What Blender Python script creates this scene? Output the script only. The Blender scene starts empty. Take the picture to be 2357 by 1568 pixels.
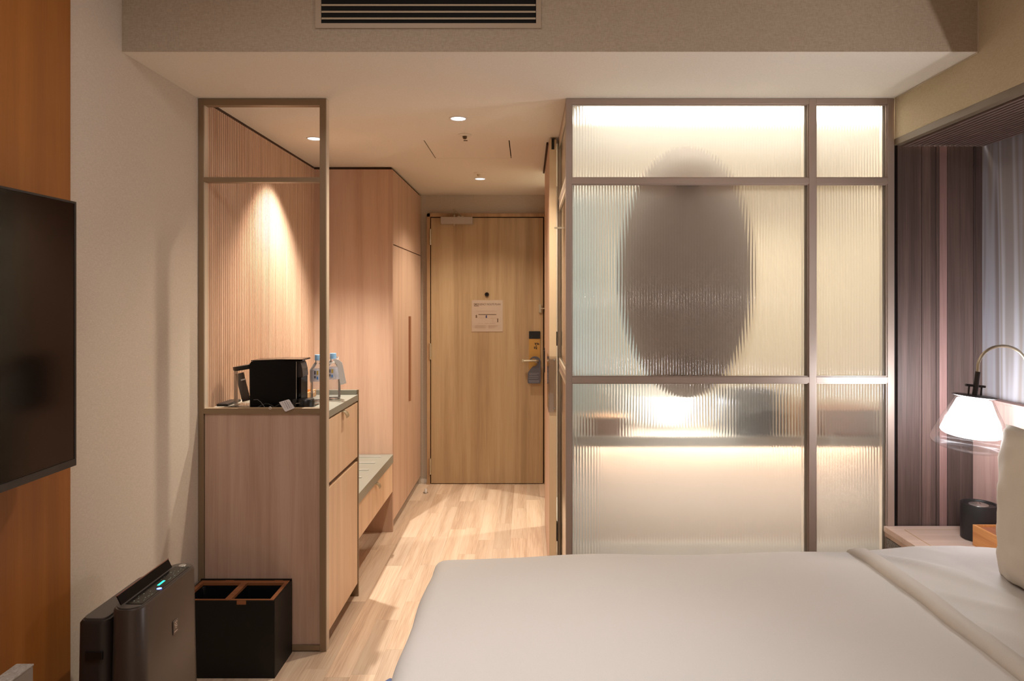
import bpy, bmesh, math, random
from mathutils import Vector, Matrix
random.seed(7)
PI = math.pi
SC = bpy.context.scene
COL = SC.collection

def srgb(r, g, b):
    def f(c):
        c /= 255.0
        return c/12.92 if c <= 0.04045 else ((c+0.055)/1.055)**2.4
    return (f(r), f(g), f(b), 1.0)

# ------------------------------------------------------------------ camera, world, exposure
CAMZ = 1.453
cam_d = bpy.data.cameras.new('camera')
cam = bpy.data.objects.new('camera', cam_d); COL.objects.link(cam)
cam.location = (0, 0, CAMZ); cam.rotation_euler = (PI/2, 0, 0)
cam_d.sensor_fit = 'HORIZONTAL'; cam_d.sensor_width = 36.0; cam_d.lens = 24.0
cam_d.shift_x = -36.5/2357; cam_d.shift_y = -94.0/2357
cam_d.clip_start = 0.02; cam_d.clip_end = 60
SC.camera = cam
SC.view_settings.view_transform = 'Standard'; SC.view_settings.look = 'None'
SC.view_settings.gamma = 1.0; SC.view_settings.use_curve_mapping = False
SC.view_settings.exposure = 1.0
SC.cycles.max_bounces = 10; SC.cycles.diffuse_bounces = 5; SC.cycles.glossy_bounces = 4
SC.cycles.transmission_bounces = 8; SC.cycles.transparent_max_bounces = 12
SC.cycles.sample_clamp_indirect = 4.0
SC.cycles.use_denoising = True
SC.cycles.caustics_refractive = True
w = bpy.data.worlds.new('night'); SC.world = w; w.use_nodes = True
w.node_tree.nodes['Background'].inputs[0].default_value = (0.9, 0.8, 0.7, 1)
w.node_tree.nodes['Background'].inputs[1].default_value = 0.02

def area_light(name, loc, sx, sy, power, color, rot=(0, 0, 0), parent=None, spread=PI):
    d = bpy.data.lights.new(name, 'AREA'); d.shape = 'RECTANGLE'; d.size = sx; d.size_y = sy
    d.energy = power; d.color = color; d.spread = spread
    o = bpy.data.objects.new(name, d); COL.objects.link(o); o.location = loc; o.rotation_euler = rot
    return o
def spot_light(name, loc, power, color, angle, blend, parent=None, size=0.03, rot=(0, 0, 0)):
    d = bpy.data.lights.new(name, 'SPOT'); d.energy = power; d.color = color
    d.spot_size = math.radians(angle); d.spot_blend = blend; d.shadow_soft_size = size
    o = bpy.data.objects.new(name, d); COL.objects.link(o)
    o.location = loc; o.rotation_euler = rot
    if parent:
        o.parent = parent; o.location = Vector(loc)-parent.location
    return o
WARM = (1.0, 0.86, 0.69)
BATHC = (1.0, 0.91, 0.77)
COOL = (0.93, 0.93, 1.0)
# bedroom ceiling lights behind the camera position (the room's own lights), with an added rear fill
area_light('bedroom_ceiling_glow', (-0.55, 0.95, 2.63), 0.8, 0.7, 9.5, (1.0, 0.94, 0.90))
area_light('rear_fill_light', (0.2, -1.35, 1.45), 2.4, 1.6, 4.0, (1.0, 0.88, 0.76), rot=(-PI/2, 0, 0))  # added soft fill behind the camera, no window built
bl_ = spot_light('bed_spot', (-0.12, 1.30, 2.62), 44.0, (0.97, 0.96, 1.0), 66, 1.0, size=0.12)
rd_ = spot_light('reading_uplight', (1.80, 0.90, 1.45), 24.0, (1.0, 0.93, 0.90), 72, 1.0, size=0.02)
rd_.rotation_euler = (Vector((0.55, 2.45, 2.32))-Vector((1.80, 0.90, 1.45))).to_track_quat('-Z', 'Y').to_euler()
# bathroom
P_BATH1, P_BATH2, P_STRIP, P_DOWN, P_DOWN2 = 9.0, 34.0, 4.5, 31.0, 78.0
area_light('bathroom_mirror_light', (0.95, 3.00, 2.268), 1.45, 0.24, P_BATH1, BATHC)
area_light('basin_fill_light', (0.66, 2.955, 1.02), 0.46, 0.03, 2.2, (1.0, 0.99, 0.96), rot=(math.radians(42), 0, 0))  # added fill that brightens the basin front, not a lamp of the mirror
spot_light('bathroom_downlight_beam', (0.78, 4.64, 2.25), P_BATH2, BATHC, 165, 0.4, size=0.035)
area_light('under_counter_strip', (0.90, 3.07, 0.800), 1.40, 0.02, P_STRIP, (1.0, 0.90, 0.78))

# ------------------------------------------------------------------ helpers
def new_bm(): return bmesh.new()
def add_box(bm, x0, x1, y0, y1, z0, z1, mat=None):
    vs = [bm.verts.new((x, y, z)) for x in (x0, x1) for y in (y0, y1) for z in (z0, z1)]
    if mat is not None:
        for v in vs: v.co = mat @ v.co
    for f in ((0,1,3,2),(4,6,7,5),(0,4,5,1),(2,3,7,6),(0,2,6,4),(1,5,7,3)):
        bm.faces.new([vs[i] for i in f])
    return vs
def box(x0, x1, y0, y1, z0, z1, bevel=0.0, seg=2):
    bm = new_bm(); add_box(bm, min(x0,x1), max(x0,x1), min(y0,y1), max(y0,y1), min(z0,z1), max(z0,z1))
    bmesh.ops.recalc_face_normals(bm, faces=bm.faces)
    if bevel > 0:
        bmesh.ops.bevel(bm, geom=list(bm.edges), offset=bevel, segments=seg, affect='EDGES', profile=0.6)
    return bm
def add_tube(bm, pts, r, n=12, caps=True):
    pts = [Vector(p) for p in pts]
    rs = r if isinstance(r, (list, tuple)) else [r]*len(pts)
    rings = []; up = None
    for i, p in enumerate(pts):
        t = (pts[min(i+1, len(pts)-1)]-pts[max(i-1, 0)]).normalized()
        if up is None:
            up = t.orthogonal().normalized()
        else:
            up = (up - t*up.dot(t))
            up = up.normalized() if up.length > 1e-6 else t.orthogonal().normalized()
        b = t.cross(up)
        rings.append([bm.verts.new(p+(up*math.cos(a)+b*math.sin(a))*rs[i]) for a in [2*PI*k/n for k in range(n)]])
    for a, b in zip(rings, rings[1:]):
        for k in range(n):
            bm.faces.new((a[k], a[(k+1) % n], b[(k+1) % n], b[k]))
    if caps:
        bm.faces.new(rings[0][::-1]); bm.faces.new(rings[-1])
    return bm
def tube(pts, r, n=12, caps=True):
    return add_tube(new_bm(), pts, r, n, caps)
def add_lathe(bm, prof, c=(0, 0, 0), n=32, M=None):
    rings = []
    for r, z in prof:
        if r < 1e-5:
            v = bm.verts.new((0, 0, z)); rings.append([v])
        else:
            rings.append([bm.verts.new((r*math.cos(2*PI*k/n), r*math.sin(2*PI*k/n), z)) for k in range(n)])
    for ring in rings:
        for v in ring:
            if M is not None: v.co = M @ v.co
            v.co += Vector(c)
    for a, b in zip(rings, rings[1:]):
        for k in range(n):
            k2 = (k+1) % n
            if len(a) == 1 and len(b) == 1: continue
            if len(a) == 1: bm.faces.new((a[0], b[k], b[k2]))
            elif len(b) == 1: bm.faces.new((a[k], b[0], a[k2]))
            else: bm.faces.new((a[k], b[k], b[k2], a[k2]))
    return bm
def lathe(prof, c=(0, 0, 0), n=32, M=None): return add_lathe(new_bm(), prof, c, n, M)
def prism(poly, axis, a, b):
    """poly: 2D points; axis 'x','y','z' extrusion from a to b."""
    bm = new_bm()
    def P(p, t):
        if axis == 'x': return (t, p[0], p[1])
        if axis == 'y': return (p[0], t, p[1])
        return (p[0], p[1], t)
    A = [bm.verts.new(P(p, a)) for p in poly]; B = [bm.verts.new(P(p, b)) for p in poly]
    n = len(poly)
    bm.faces.new(A); bm.faces.new(B[::-1])
    for i in range(n): bm.faces.new((A[i], B[i], B[(i+1) % n], A[(i+1) % n]))
    bmesh.ops.recalc_face_normals(bm, faces=bm.faces)
    return bm
def obj(name, bm, mat, parent=None, smooth=False, recalc=True, angle=None):
    if recalc: bmesh.ops.recalc_face_normals(bm, faces=bm.faces)
    me = bpy.data.meshes.new(name); bm.to_mesh(me); bm.free()
    off = Vector((0, 0, 0)); p = parent
    while p is not None: off += p.location; p = p.parent
    me.transform(Matrix.Translation(-off))
    me.materials.append(mat)
    if smooth:
        for f in me.polygons: f.use_smooth = True
        me.set_sharp_from_angle(angle=math.radians(angle if angle else 40))
    o = bpy.data.objects.new(name, me); COL.objects.link(o)
    if parent is not None: o.parent = parent
    return o
def tag(o, label, cat, group=None):
    o['label'] = label; o['category'] = cat
    if group: o['group'] = group
    return o
def thing(name, label, cat, loc=(0, 0, 0), group=None):
    o = bpy.data.objects.new(name, None); COL.objects.link(o); o.location = loc
    o.empty_display_size = 0.05
    return tag(o, label, cat, group)
def struct(name, bm, mat, parent=None, label=None, cat=None, **k):
    o = obj(name, bm, mat, parent, **k)
    if parent is None:
        o['kind'] = 'structure'
        if label: o['label'] = label
        if cat: o['category'] = cat
    return o
def sempty(name, loc, label, cat):
    o = bpy.data.objects.new(name, None); COL.objects.link(o); o.location = loc
    o['kind'] = 'structure'; o['label'] = label; o['category'] = cat
    return o
def K(d): return 1571.33/d
def at(px, py, d):          # photo pixel at depth d -> world point (camera axis is +Y)
    return Vector(((px-1215)/K(d), d, CAMZ-(py-690)/K(d)))

# ------------------------------------------------------------------ materials
def mat(name, col, rough=0.5, metal=0.0, emit=None, estr=0.0, spec=0.5, sheen=0.0):
    m = bpy.data.materials.new(name); m.use_nodes = True
    b = m.node_tree.nodes['Principled BSDF']
    b.inputs['Base Color'].default_value = col
    b.inputs['Roughness'].default_value = rough; b.inputs['Metallic'].default_value = metal
    b.inputs['Specular IOR Level'].default_value = spec
    if sheen: b.inputs['Sheen Weight'].default_value = sheen
    if emit:
        b.inputs['Emission Color'].default_value = emit; b.inputs['Emission Strength'].default_value = estr
    return m
def N(nt, t, **k):
    n = nt.nodes.new(t)
    for a, v in k.items(): setattr(n, a, v)
    return n
def ramp(nt, stops):
    r = N(nt, 'ShaderNodeValToRGB'); e = r.color_ramp.elements
    e[0].position, e[0].color = stops[0]; e[1].position, e[1].color = stops[-1]
    for p, c in stops[1:-1]:
        x = e.new(p); x.color = c
    return r
def coords(nt, scale, rnd=False):
    tc = N(nt, 'ShaderNodeTexCoord'); mp = N(nt, 'ShaderNodeMapping')
    mp.inputs['Scale'].default_value = scale
    nt.links.new(tc.outputs['Object'], mp.inputs['Vector'])
    if rnd:
        oi = N(nt, 'ShaderNodeObjectInfo'); mu = N(nt, 'ShaderNodeMath', operation='MULTIPLY')
        mu.inputs[1].default_value = 37.0
        nt.links.new(oi.outputs['Random'], mu.inputs[0])
        cb = N(nt, 'ShaderNodeCombineXYZ')
        for i in range(3): nt.links.new(mu.outputs[0], cb.inputs[i])
        nt.links.new(cb.outputs[0], mp.inputs['Location'])
    return mp
def wood(name, dark, mid, light, axis='z', rough=0.5, scale=1.0, rnd=False, vary=0.0, bump=0.03, fine=0.35):
    m = mat(name, mid, rough); nt = m.node_tree; b = nt.nodes['Principled BSDF']
    s = {'z': (14, 14, 0.5), 'y': (14, 0.5, 14), 'x': (0.5, 14, 14)}[axis]
    s2 = {'z': (220, 220, 6), 'y': (220, 6, 220), 'x': (6, 220, 220)}[axis]
    mp = coords(nt, tuple(v*scale for v in s), rnd); mp2 = coords(nt, s2, rnd)
    n1 = N(nt, 'ShaderNodeTexNoise'); n1.inputs['Scale'].default_value = 1.0
    n1.inputs['Detail'].default_value = 5; n1.inputs['Distortion'].default_value = 0.5
    n2 = N(nt, 'ShaderNodeTexNoise'); n2.inputs['Scale'].default_value = 1.0; n2.inputs['Detail'].default_value = 2
    nt.links.new(mp.outputs[0], n1.inputs['Vector']); nt.links.new(mp2.outputs[0], n2.inputs['Vector'])
    mx = N(nt, 'ShaderNodeMath', operation='MULTIPLY_ADD')
    sub = N(nt, 'ShaderNodeMath', operation='SUBTRACT'); sub.inputs[1].default_value = 0.5
    nt.links.new(n2.outputs['Fac'], sub.inputs[0]); nt.links.new(sub.outputs[0], mx.inputs[0])
    mx.inputs[1].default_value = fine; nt.links.new(n1.outputs['Fac'], mx.inputs[2])
    r = ramp(nt, [(0.28, dark), (0.5, mid), (0.72, light)])
    nt.links.new(mx.outputs[0], r.inputs[0]); last = r.outputs[0]
    if vary:
        oi = N(nt, 'ShaderNodeObjectInfo'); mr = N(nt, 'ShaderNodeMapRange')
        mr.inputs['To Min'].default_value = 1-vary; mr.inputs['To Max'].default_value = 1+vary*0.6
        nt.links.new(oi.outputs['Random'], mr.inputs['Value'])
        hs = N(nt, 'ShaderNodeHueSaturation'); nt.links.new(mr.outputs[0], hs.inputs['Value'])
        nt.links.new(last, hs.inputs['Color']); last = hs.outputs[0]
    nt.links.new(last, b.inputs['Base Color'])
    bp = N(nt, 'ShaderNodeBump'); bp.inputs['Strength'].default_value = bump*4; bp.inputs['Distance'].default_value = 0.001
    nt.links.new(n2.outputs['Fac'], bp.inputs['Height']); nt.links.new(bp.outputs[0], b.inputs['Normal'])
    return m
def weave(name, c1, c2, sc=700, rough=0.85, bump=0.3, dirs=((1, 1, .12), (.12, .12, 1)), sheen=0.0):
    """textile wallpaper / cloth: two crossed stretched noises"""
    m = mat(name, c1, rough, spec=0.25, sheen=sheen); nt = m.node_tree; b = nt.nodes['Principled BSDF']
    outs = []
    for d in dirs:
        mp = coords(nt, tuple(sc*v for v in d)); n = N(nt, 'ShaderNodeTexNoise')
        n.inputs['Scale'].default_value = 1.0; n.inputs['Detail'].default_value = 2
        nt.links.new(mp.outputs[0], n.inputs['Vector']); outs.append(n.outputs['Fac'])
    ad = N(nt, 'ShaderNodeMath', operation='ADD'); nt.links.new(outs[0], ad.inputs[0]); nt.links.new(outs[1], ad.inputs[1])
    hf = N(nt, 'ShaderNodeMath', operation='MULTIPLY'); hf.inputs[1].default_value = 0.5
    nt.links.new(ad.outputs[0], hf.inputs[0])
    r = ramp(nt, [(0.35, c1), (0.65, c2)]); nt.links.new(hf.outputs[0], r.inputs[0])
    nt.links.new(r.outputs[0], b.inputs['Base Color'])
    bp = N(nt, 'ShaderNodeBump'); bp.inputs['Strength'].default_value = bump; bp.inputs['Distance'].default_value = 0.0006
    nt.links.new(hf.outputs[0], bp.inputs['Height']); nt.links.new(bp.outputs[0], b.inputs['Normal'])
    return m
def streaks(name, cols, sc=(9, 9, 0.25), rough=0.8):
    m = mat(name, cols[0], rough); nt = m.node_tree; b = nt.nodes['Principled BSDF']
    mp = coords(nt, sc); n = N(nt, 'ShaderNodeTexNoise'); n.inputs['Scale'].default_value = 1
    n.inputs['Detail'].default_value = 1.5; n.inputs['Distortion'].default_value = 0.6
    nt.links.new(mp.outputs[0], n.inputs['Vector'])
    k = len(cols); r = ramp(nt, [(0.3+0.4*i/(k-1), c) for i, c in enumerate(cols)])
    r.color_ramp.interpolation = 'EASE'
    nt.links.new(n.outputs['Fac'], r.inputs[0]); nt.links.new(r.outputs[0], b.inputs['Base Color'])
    return m
def clear(name, tint=(1, 1, 1, 1), ior=1.45, gl=1.0, rough=0.02, body=None, bodyf=0.0):
    """thin clear material: see-through plus fresnel gloss"""
    m = bpy.data.materials.new(name); m.use_nodes = True; nt = m.node_tree
    nt.nodes.remove(nt.nodes['Principled BSDF']); out = nt.nodes['Material Output']
    t = N(nt, 'ShaderNodeBsdfTransparent'); t.inputs[0].default_value = tint
    g = N(nt, 'ShaderNodeBsdfGlossy'); g.inputs['Roughness'].default_value = rough
    fr = N(nt, 'ShaderNodeFresnel'); fr.inputs[0].default_value = ior
    ml = N(nt, 'ShaderNodeMath', operation='MULTIPLY'); ml.inputs[1].default_value = gl; ml.use_clamp = True
    nt.links.new(fr.outputs[0], ml.inputs[0])
    mx = N(nt, 'ShaderNodeMixShader'); nt.links.new(ml.outputs[0], mx.inputs[0])
    nt.links.new(t.outputs[0], mx.inputs[1]); nt.links.new(g.outputs[0], mx.inputs[2]); last = mx
    if body:
        d = N(nt, 'ShaderNodeBsdfDiffuse'); d.inputs[0].default_value = body
        m2 = N(nt, 'ShaderNodeMixShader'); m2.inputs[0].default_value = bodyf
        nt.links.new(mx.outputs[0], m2.inputs[1]); nt.links.new(d.outputs[0], m2.inputs[2]); last = m2
    nt.links.new(last.outputs[0], out.inputs[0])
    return m
def fluted_glass(name):
    m = bpy.data.materials.new(name); m.use_nodes = True; nt = m.node_tree
    nt.nodes.remove(nt.nodes['Principled BSDF']); out = nt.nodes['Material Output']
    rf = N(nt, 'ShaderNodeBsdfRefraction'); rf.inputs['IOR'].default_value = 1.45; rf.inputs['Roughness'].default_value = 0.27
    rf.inputs['Color'].default_value = (0.97, 0.97, 0.96, 1)
    tl = N(nt, 'ShaderNodeBsdfTranslucent'); tl.inputs[0].default_value = (0.93, 0.93, 0.90, 1)
    tr = N(nt, 'ShaderNodeBsdfTransparent')
    gl = N(nt, 'ShaderNodeBsdfGlossy'); gl.inputs['Roughness'].default_value = 0.12
    df = N(nt, 'ShaderNodeBsdfDiffuse'); df.inputs[0].default_value = (0.75, 0.72, 0.68, 1)
    m1 = N(nt, 'ShaderNodeMixShader'); m1.inputs[0].default_value = 0.20
    nt.links.new(rf.outputs[0], m1.inputs[1]); nt.links.new(tl.outputs[0], m1.inputs[2])
    m2 = N(nt, 'ShaderNodeMixShader'); m2.inputs[0].default_value = 0.0
    nt.links.new(m1.outputs[0], m2.inputs[1]); nt.links.new(tr.outputs[0], m2.inputs[2])
    m4 = N(nt, 'ShaderNodeMixShader'); m4.inputs[0].default_value = 0.05
    nt.links.new(m2.outputs[0], m4.inputs[1]); nt.links.new(df.outputs[0], m4.inputs[2])
    fr = N(nt, 'ShaderNodeFresnel'); fr.inputs[0].default_value = 1.4
    m3 = N(nt, 'ShaderNodeMixShader'); nt.links.new(fr.outputs[0], m3.inputs[0])
    nt.links.new(m4.outputs[0], m3.inputs[1]); nt.links.new(gl.outputs[0], m3.inputs[2])
    nt.links.new(m3.outputs[0], out.inputs[0])
    return m
def emis(name, col, s):
    m = bpy.data.materials.new(name); m.use_nodes = True; nt = m.node_tree
    nt.nodes.remove(nt.nodes['Principled BSDF']); e = N(nt, 'ShaderNodeEmission')
    e.inputs[0].default_value = col; e.inputs[1].default_value = s
    nt.links.new(e.outputs[0], nt.nodes['Material Output'].inputs[0])
    return m

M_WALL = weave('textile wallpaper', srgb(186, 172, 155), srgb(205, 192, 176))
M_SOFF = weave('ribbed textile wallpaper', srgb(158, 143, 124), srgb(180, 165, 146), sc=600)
M_BULK = weave('warm textile wallpaper', srgb(176, 160, 132), srgb(196, 180, 152), sc=600)
M_CEIL = weave('matte ceiling paper', srgb(216, 207, 193), srgb(226, 218, 205), sc=260, dirs=((1, 1, 1), (.7, .7, .7)), bump=0.25)
M_OAK = wood('pale oak veneer', srgb(182, 148, 126), srgb(196, 162, 138), srgb(204, 172, 148), 'z')
M_OAKL = wood('light oak door veneer', srgb(206, 172, 140), srgb(218, 186, 154), srgb(226, 196, 166), 'z')
M_PANEL = wood('greyed oak end panel', srgb(172, 142, 124), srgb(186, 156, 138), srgb(196, 168, 150), 'z', scale=1.6)
M_SLAT = wood('oak slat', srgb(186, 150, 124), srgb(202, 166, 138), srgb(214, 180, 152), 'z', rnd=True)
M_SLATB = mat('slat backing', srgb(130, 92, 66), 0.8)
M_FLOOR = wood('light oak plank', srgb(198, 168, 142), srgb(220, 194, 168), srgb(230, 208, 184), 'y', rough=0.42, rnd=True, vary=0.16, fine=0.6)
M_DOOR = wood('natural oak door', srgb(158, 130, 96), srgb(176, 148, 112), srgb(186, 160, 124), 'z', scale=1.2)
M_DFRAME = wood('oak door frame', srgb(150, 116, 82), srgb(172, 138, 102), srgb(184, 152, 116), 'z')
M_ORANGE = wood('orange teak panel', srgb(134, 80, 30), srgb(144, 87, 33), srgb(152, 94, 38), 'z', scale=1.4)
M_WALNUT = wood('walnut plank', srgb(72, 58, 53), srgb(98, 79, 73), srgb(120, 97, 90), 'z', rnd=True, vary=0.3, scale=1.3)
M_WALNL = wood('rosy walnut plank', srgb(136, 104, 98), srgb(156, 122, 116), srgb(170, 136, 130), 'z', rnd=True)
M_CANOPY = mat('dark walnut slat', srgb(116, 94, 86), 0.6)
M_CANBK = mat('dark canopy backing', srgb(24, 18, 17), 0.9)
M_HEAD = wood('rosy oak headboard', srgb(176, 140, 132), srgb(194, 160, 150), srgb(206, 174, 164), 'z', scale=1.4)
M_MURAL = streaks('streaked grey wallpaper', [srgb(128, 118, 116), srgb(160, 158, 166), srgb(150, 140, 134), srgb(178, 176, 184), srgb(150, 142, 140)], sc=(12, 12, 0.35))
M_BRONZE = mat('bronze painted steel', srgb(140, 118, 92), 0.45, 0.25)
M_TAUPE = mat('taupe painted steel', srgb(164, 146, 134), 0.38, 0.2)
M_BEAD = mat('light taupe bead', srgb(200, 184, 164), 0.4, 0.2)
M_COUNTER = mat('grey green laminate', srgb(140, 139, 128), 0.35)
M_DARKGAP = mat('shadow gap', srgb(70, 48, 34), 0.9)
M_KICK = mat('plinth', srgb(110, 84, 62), 0.8)
M_WHITE = mat('white plastic', srgb(215, 210, 204), 0.4)
M_BLACK = mat('black plastic', srgb(16, 15, 15), 0.35)
M_BLACKG = mat('gloss black plastic', srgb(6, 6, 7), 0.15, spec=0.3)
M_BLACKM = mat('matte black board', srgb(12, 11, 10), 0.5, spec=0.3)
M_SCREEN = mat('television glass', srgb(6, 6, 7), 0.12, spec=0.35)
M_STEEL = mat('brushed steel', srgb(190, 188, 184), 0.3, 0.9)
M_BRASS = mat('satin nickel', srgb(196, 184, 160), 0.35, 0.8)
M_FLUTE = fluted_glass('fluted glass')
M_CLEAR = clear('clear glass', gl=0.7, rough=0.05)
M_SHADE = clear('lamp shade glass', ior=1.25, gl=0.35, rough=0.1)
M_ACRYL = clear('clear acrylic', (0.97, 0.95, 0.94, 1), gl=1.6)
M_PET = clear('clear bottle plastic', (0.97, 0.98, 1, 1), gl=1.8, body=srgb(225, 225, 225), bodyf=0.10)
M_GREY = mat('air cleaner brown grey', srgb(60, 50, 44), 0.32)
M_GREYD = mat('air cleaner dark top', srgb(62, 56, 52), 0.3)
M_DUVET = weave('cotton duvet', srgb(190, 185, 180), srgb(199, 194, 189), sc=900, dirs=((1, 1, 1), (.6, 1.2, .6)), bump=0.15, sheen=0.1)
M_HEM = weave('cotton hem', srgb(184, 176, 166), srgb(194, 186, 176), sc=900, dirs=((1, 1, 1), (.6, 1.2, .6)), bump=0.15)
M_PILLOW = weave('pillow cotton', srgb(190, 180, 166), srgb(200, 191, 178), sc=900, dirs=((1, 1, 1), (.6, 1.2, .6)), bump=0.12)
M_TILE = mat('bathroom floor', srgb(214, 210, 200), 0.3)
M_BWALL = mat('bathroom wall', srgb(226, 216, 196), 0.5)
M_BBLUE = mat('pale shower wall', srgb(186, 212, 222), 0.3)
M_BVAN = mat('beige vanity panel', srgb(192, 168, 150), 0.6)
M_BASIN = mat('white ceramic', srgb(245, 245, 242), 0.15)
M_MIRBK = mat('mirror backing', srgb(178, 152, 134), 0.6)
M_CTOP = mat('stone vanity counter', srgb(176, 164, 148), 0.3)

# ------------------------------------------------------------------ room shell
CZ = 2.284       # low ceiling
HZ = 2.66        # bedroom ceiling
XL = -1.36
YD = 5.42        # far wall
XR = 1.51        # bulkhead face
XW = 1.885       # niche back wall
YS = 2.815       # glass screen plane
SOF = 2.287      # soffit front
struct('wall_left', box(XL-0.1, XL, -1.5, YD+0.1, 0, HZ), M_WALL)
struct('wall_far', box(XL-0.1, 1.95, YD, YD+0.1, 0, CZ), M_WALL)
struct('wall_rear', box(XL-0.1, 2.0, -1.6, -1.5, 0, HZ), M_WALL)
struct('wall_right', box(XW, XW+0.1, -1.5, YS+0.06, 0, 2.12), M_MURAL)
struct('ceiling', box(XL-0.1, 2.0, -1.6, SOF, HZ, HZ+0.08), M_CEIL)
# low ceiling made with the access hatch opening
hx0, hx1, hy0, hy1 = -0.545, -0.095, 3.56, 4.01
bm = new_bm()
add_box(bm, XL-0.1, 1.95, SOF+0.0015, hy0, CZ, CZ+0.06); add_box(bm, XL-0.1, 1.95, hy1, YD+0.1, CZ, CZ+0.06)
add_box(bm, XL-0.1, hx0, hy0, hy1, CZ, CZ+0.06); add_box(bm, hx1, 1.95, hy0, hy1, CZ, CZ+0.06)
struct('ceiling_corridor', bm, M_CEIL)
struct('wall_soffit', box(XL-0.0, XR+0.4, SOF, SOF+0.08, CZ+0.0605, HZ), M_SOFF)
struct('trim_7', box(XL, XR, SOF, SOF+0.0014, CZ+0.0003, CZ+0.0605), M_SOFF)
struct('wall_bulkhead', box(XR, 2.0, -1.5, YS-0.005, 2.115, HZ), M_BULK)
# thin corner bead on the soffit / bulkhead seam
struct('trim_1', box(XR-0.004, XR, SOF-0.003, SOF+0.001, CZ, HZ), M_BEAD)
struct('trim_2', box(XR-0.003, XR, SOF, YS-0.02, CZ-0.004, CZ-0.001), M_BEAD)
struct('wall_bathroom_right', box(1.80, 1.9, YS+0.06, YD, 0, CZ), M_BWALL)
struct('wall_corridor_right', box(0.137, 0.24, 5.0, YD, 0, CZ), M_WALL)
struct('wall_bathroom_back', box(0.24, 1.80, YD-0.04, YD, 0, CZ), M_BWALL)

# floor with individual planks
fl = struct('floor', box(XL-0.1, 2.0, -1.6, YD+0.1, -0.05, -0.0045), M_FLOOR)
random.seed(11)
PW = 0.0965
ncol = 18
for i in range(ncol):
    x0 = XL+i*PW; x1 = min(x0+PW, 0.35)
    y = 1.25-random.random()*0.6
    while y < YD:
        L = random.choice((0.45, 0.6, 0.75, 0.9, 1.1)); y1 = min(y+L, YD)
        if y1-y > 0.03:
            b = new_bm(); add_box(b, x0+0.0002, x1-0.0002, y+0.0002, y1-0.0002, -0.006, 0.0)
            obj('plank', b, M_FLOOR, fl)
        y = y1
struct('trim_3', box(0.19, 1.80, YS+0.04, YD-0.04, 0.0, 0.006), M_TILE)     # bathroom floor

# ceiling access hatch
h = thing('access_hatch', 'square ceiling access hatch with dark side gaps above the corridor', 'hatch', ((hx0+hx1)/2, (hy0+hy1)/2, CZ))
obj('panel', box(hx0+0.006, hx1-0.006, hy0+0.001, hy1-0.001, CZ+0.0005, CZ+0.012), M_CEIL, h)
obj('frame', box(hx0, hx1, hy0, hy1, CZ+0.013, CZ+0.03), M_DARKGAP, h)
obj('latch', box(-0.335, -0.315, hy0-0.003, hy0+0.003, CZ-0.003, CZ+0.006), M_DARKGAP, h)

# ------------------------------------------------------------------ far wall: entrance door
KD = K(YD)
d = sempty('door_1', (-0.32, YD-0.02, 0), 'oak veneered entrance door at the end of the corridor', 'door')
def dx(px): return (px-1215)/KD
def dz(py): return CZ-0.0-(py-449)/KD*1.0
DZ0, DZ1 = 0.006, CAMZ-(503-690)/KD
obj('door_leaf', box(dx(994), dx(1250), YD-0.045, YD-0.005, DZ0, DZ1, 0.002), M_DOOR, d)
obj('seal', box(dx(991.5), dx(1252.5), YD-0.012, YD-0.001, 0.002, DZ1+0.008), M_DARKGAP, d)
fz = CAMZ-(493.5-690)/KD
obj('door_jamb', box(dx(985), dx(992), YD-0.055, YD, 0, fz), M_DFRAME, d)
obj('door_jamb', box(dx(1252.5), dx(1258), YD-0.055, YD, 0, fz), M_DFRAME, d)
obj('door_head', box(dx(985), dx(1258), YD-0.055, YD, DZ1+0.007, fz), M_DFRAME, d)
for py in (547, 808, 1070):
    z = CAMZ-(py-690)/KD
    hg = obj('hinge', tube([(dx(992.5), YD-0.056, z-0.063), (dx(992.5), YD-0.056, z+0.063)], 0.008, 10), M_BRASS, d, smooth=True)
pz = CAMZ-(678-690)/KD; px_ = dx(1121.5)
Mx = Matrix.Rotation(PI/2, 4, 'X')
obj('peephole', lathe([(0, 0.004), (0.009, 0.005), (0.011, 0.012), (0.016, 0.012), (0.017, 0.0)], (px_, YD-0.045, pz), 20, Mx), mat('peephole', srgb(38, 26, 22), 0.4, 0.4), d, smooth=True)
# lever handle with rose
lz = CAMZ-(828-690)/KD; lx = dx(1237)
hb = new_bm()
add_lathe(hb, [(0, 0.012), (0.024, 0.012), (0.026, 0.0)], (lx, YD-0.045, lz), 24, Mx)
add_tube(hb, [(lx, YD-0.05, lz), (lx, YD-0.095, lz), (lx-0.01, YD-0.105, lz), (lx-0.115, YD-0.105, lz-0.001)], [0.010, 0.010, 0.010, 0.009], 12)
obj('lever_handle', hb, M_BRASS, d, smooth=True)
obj('lever_tip', box(lx-0.122, lx-0.108, YD-0.115, YD-0.097, lz-0.009, lz+0.010, 0.002), M_BRASS, d)
# security latch
sb = new_bm(); sz = CAMZ-(710-690)/KD
add_box(sb, dx(1240), dx(1246), YD-0.06, YD-0.045, sz-0.033, sz+0.033)
add_box(sb, dx(1243), dx(1254), YD-0.075, YD-0.06, sz-0.004, sz+0.004)
obj('door_guard', sb, M_BRASS, d)
obj('strike', box(dx(1250.5), dx(1253.5), YD-0.06, YD-0.04, CAMZ-(826-690)/KD, CAMZ-(800-690)/KD), M_BLACK, d)
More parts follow.
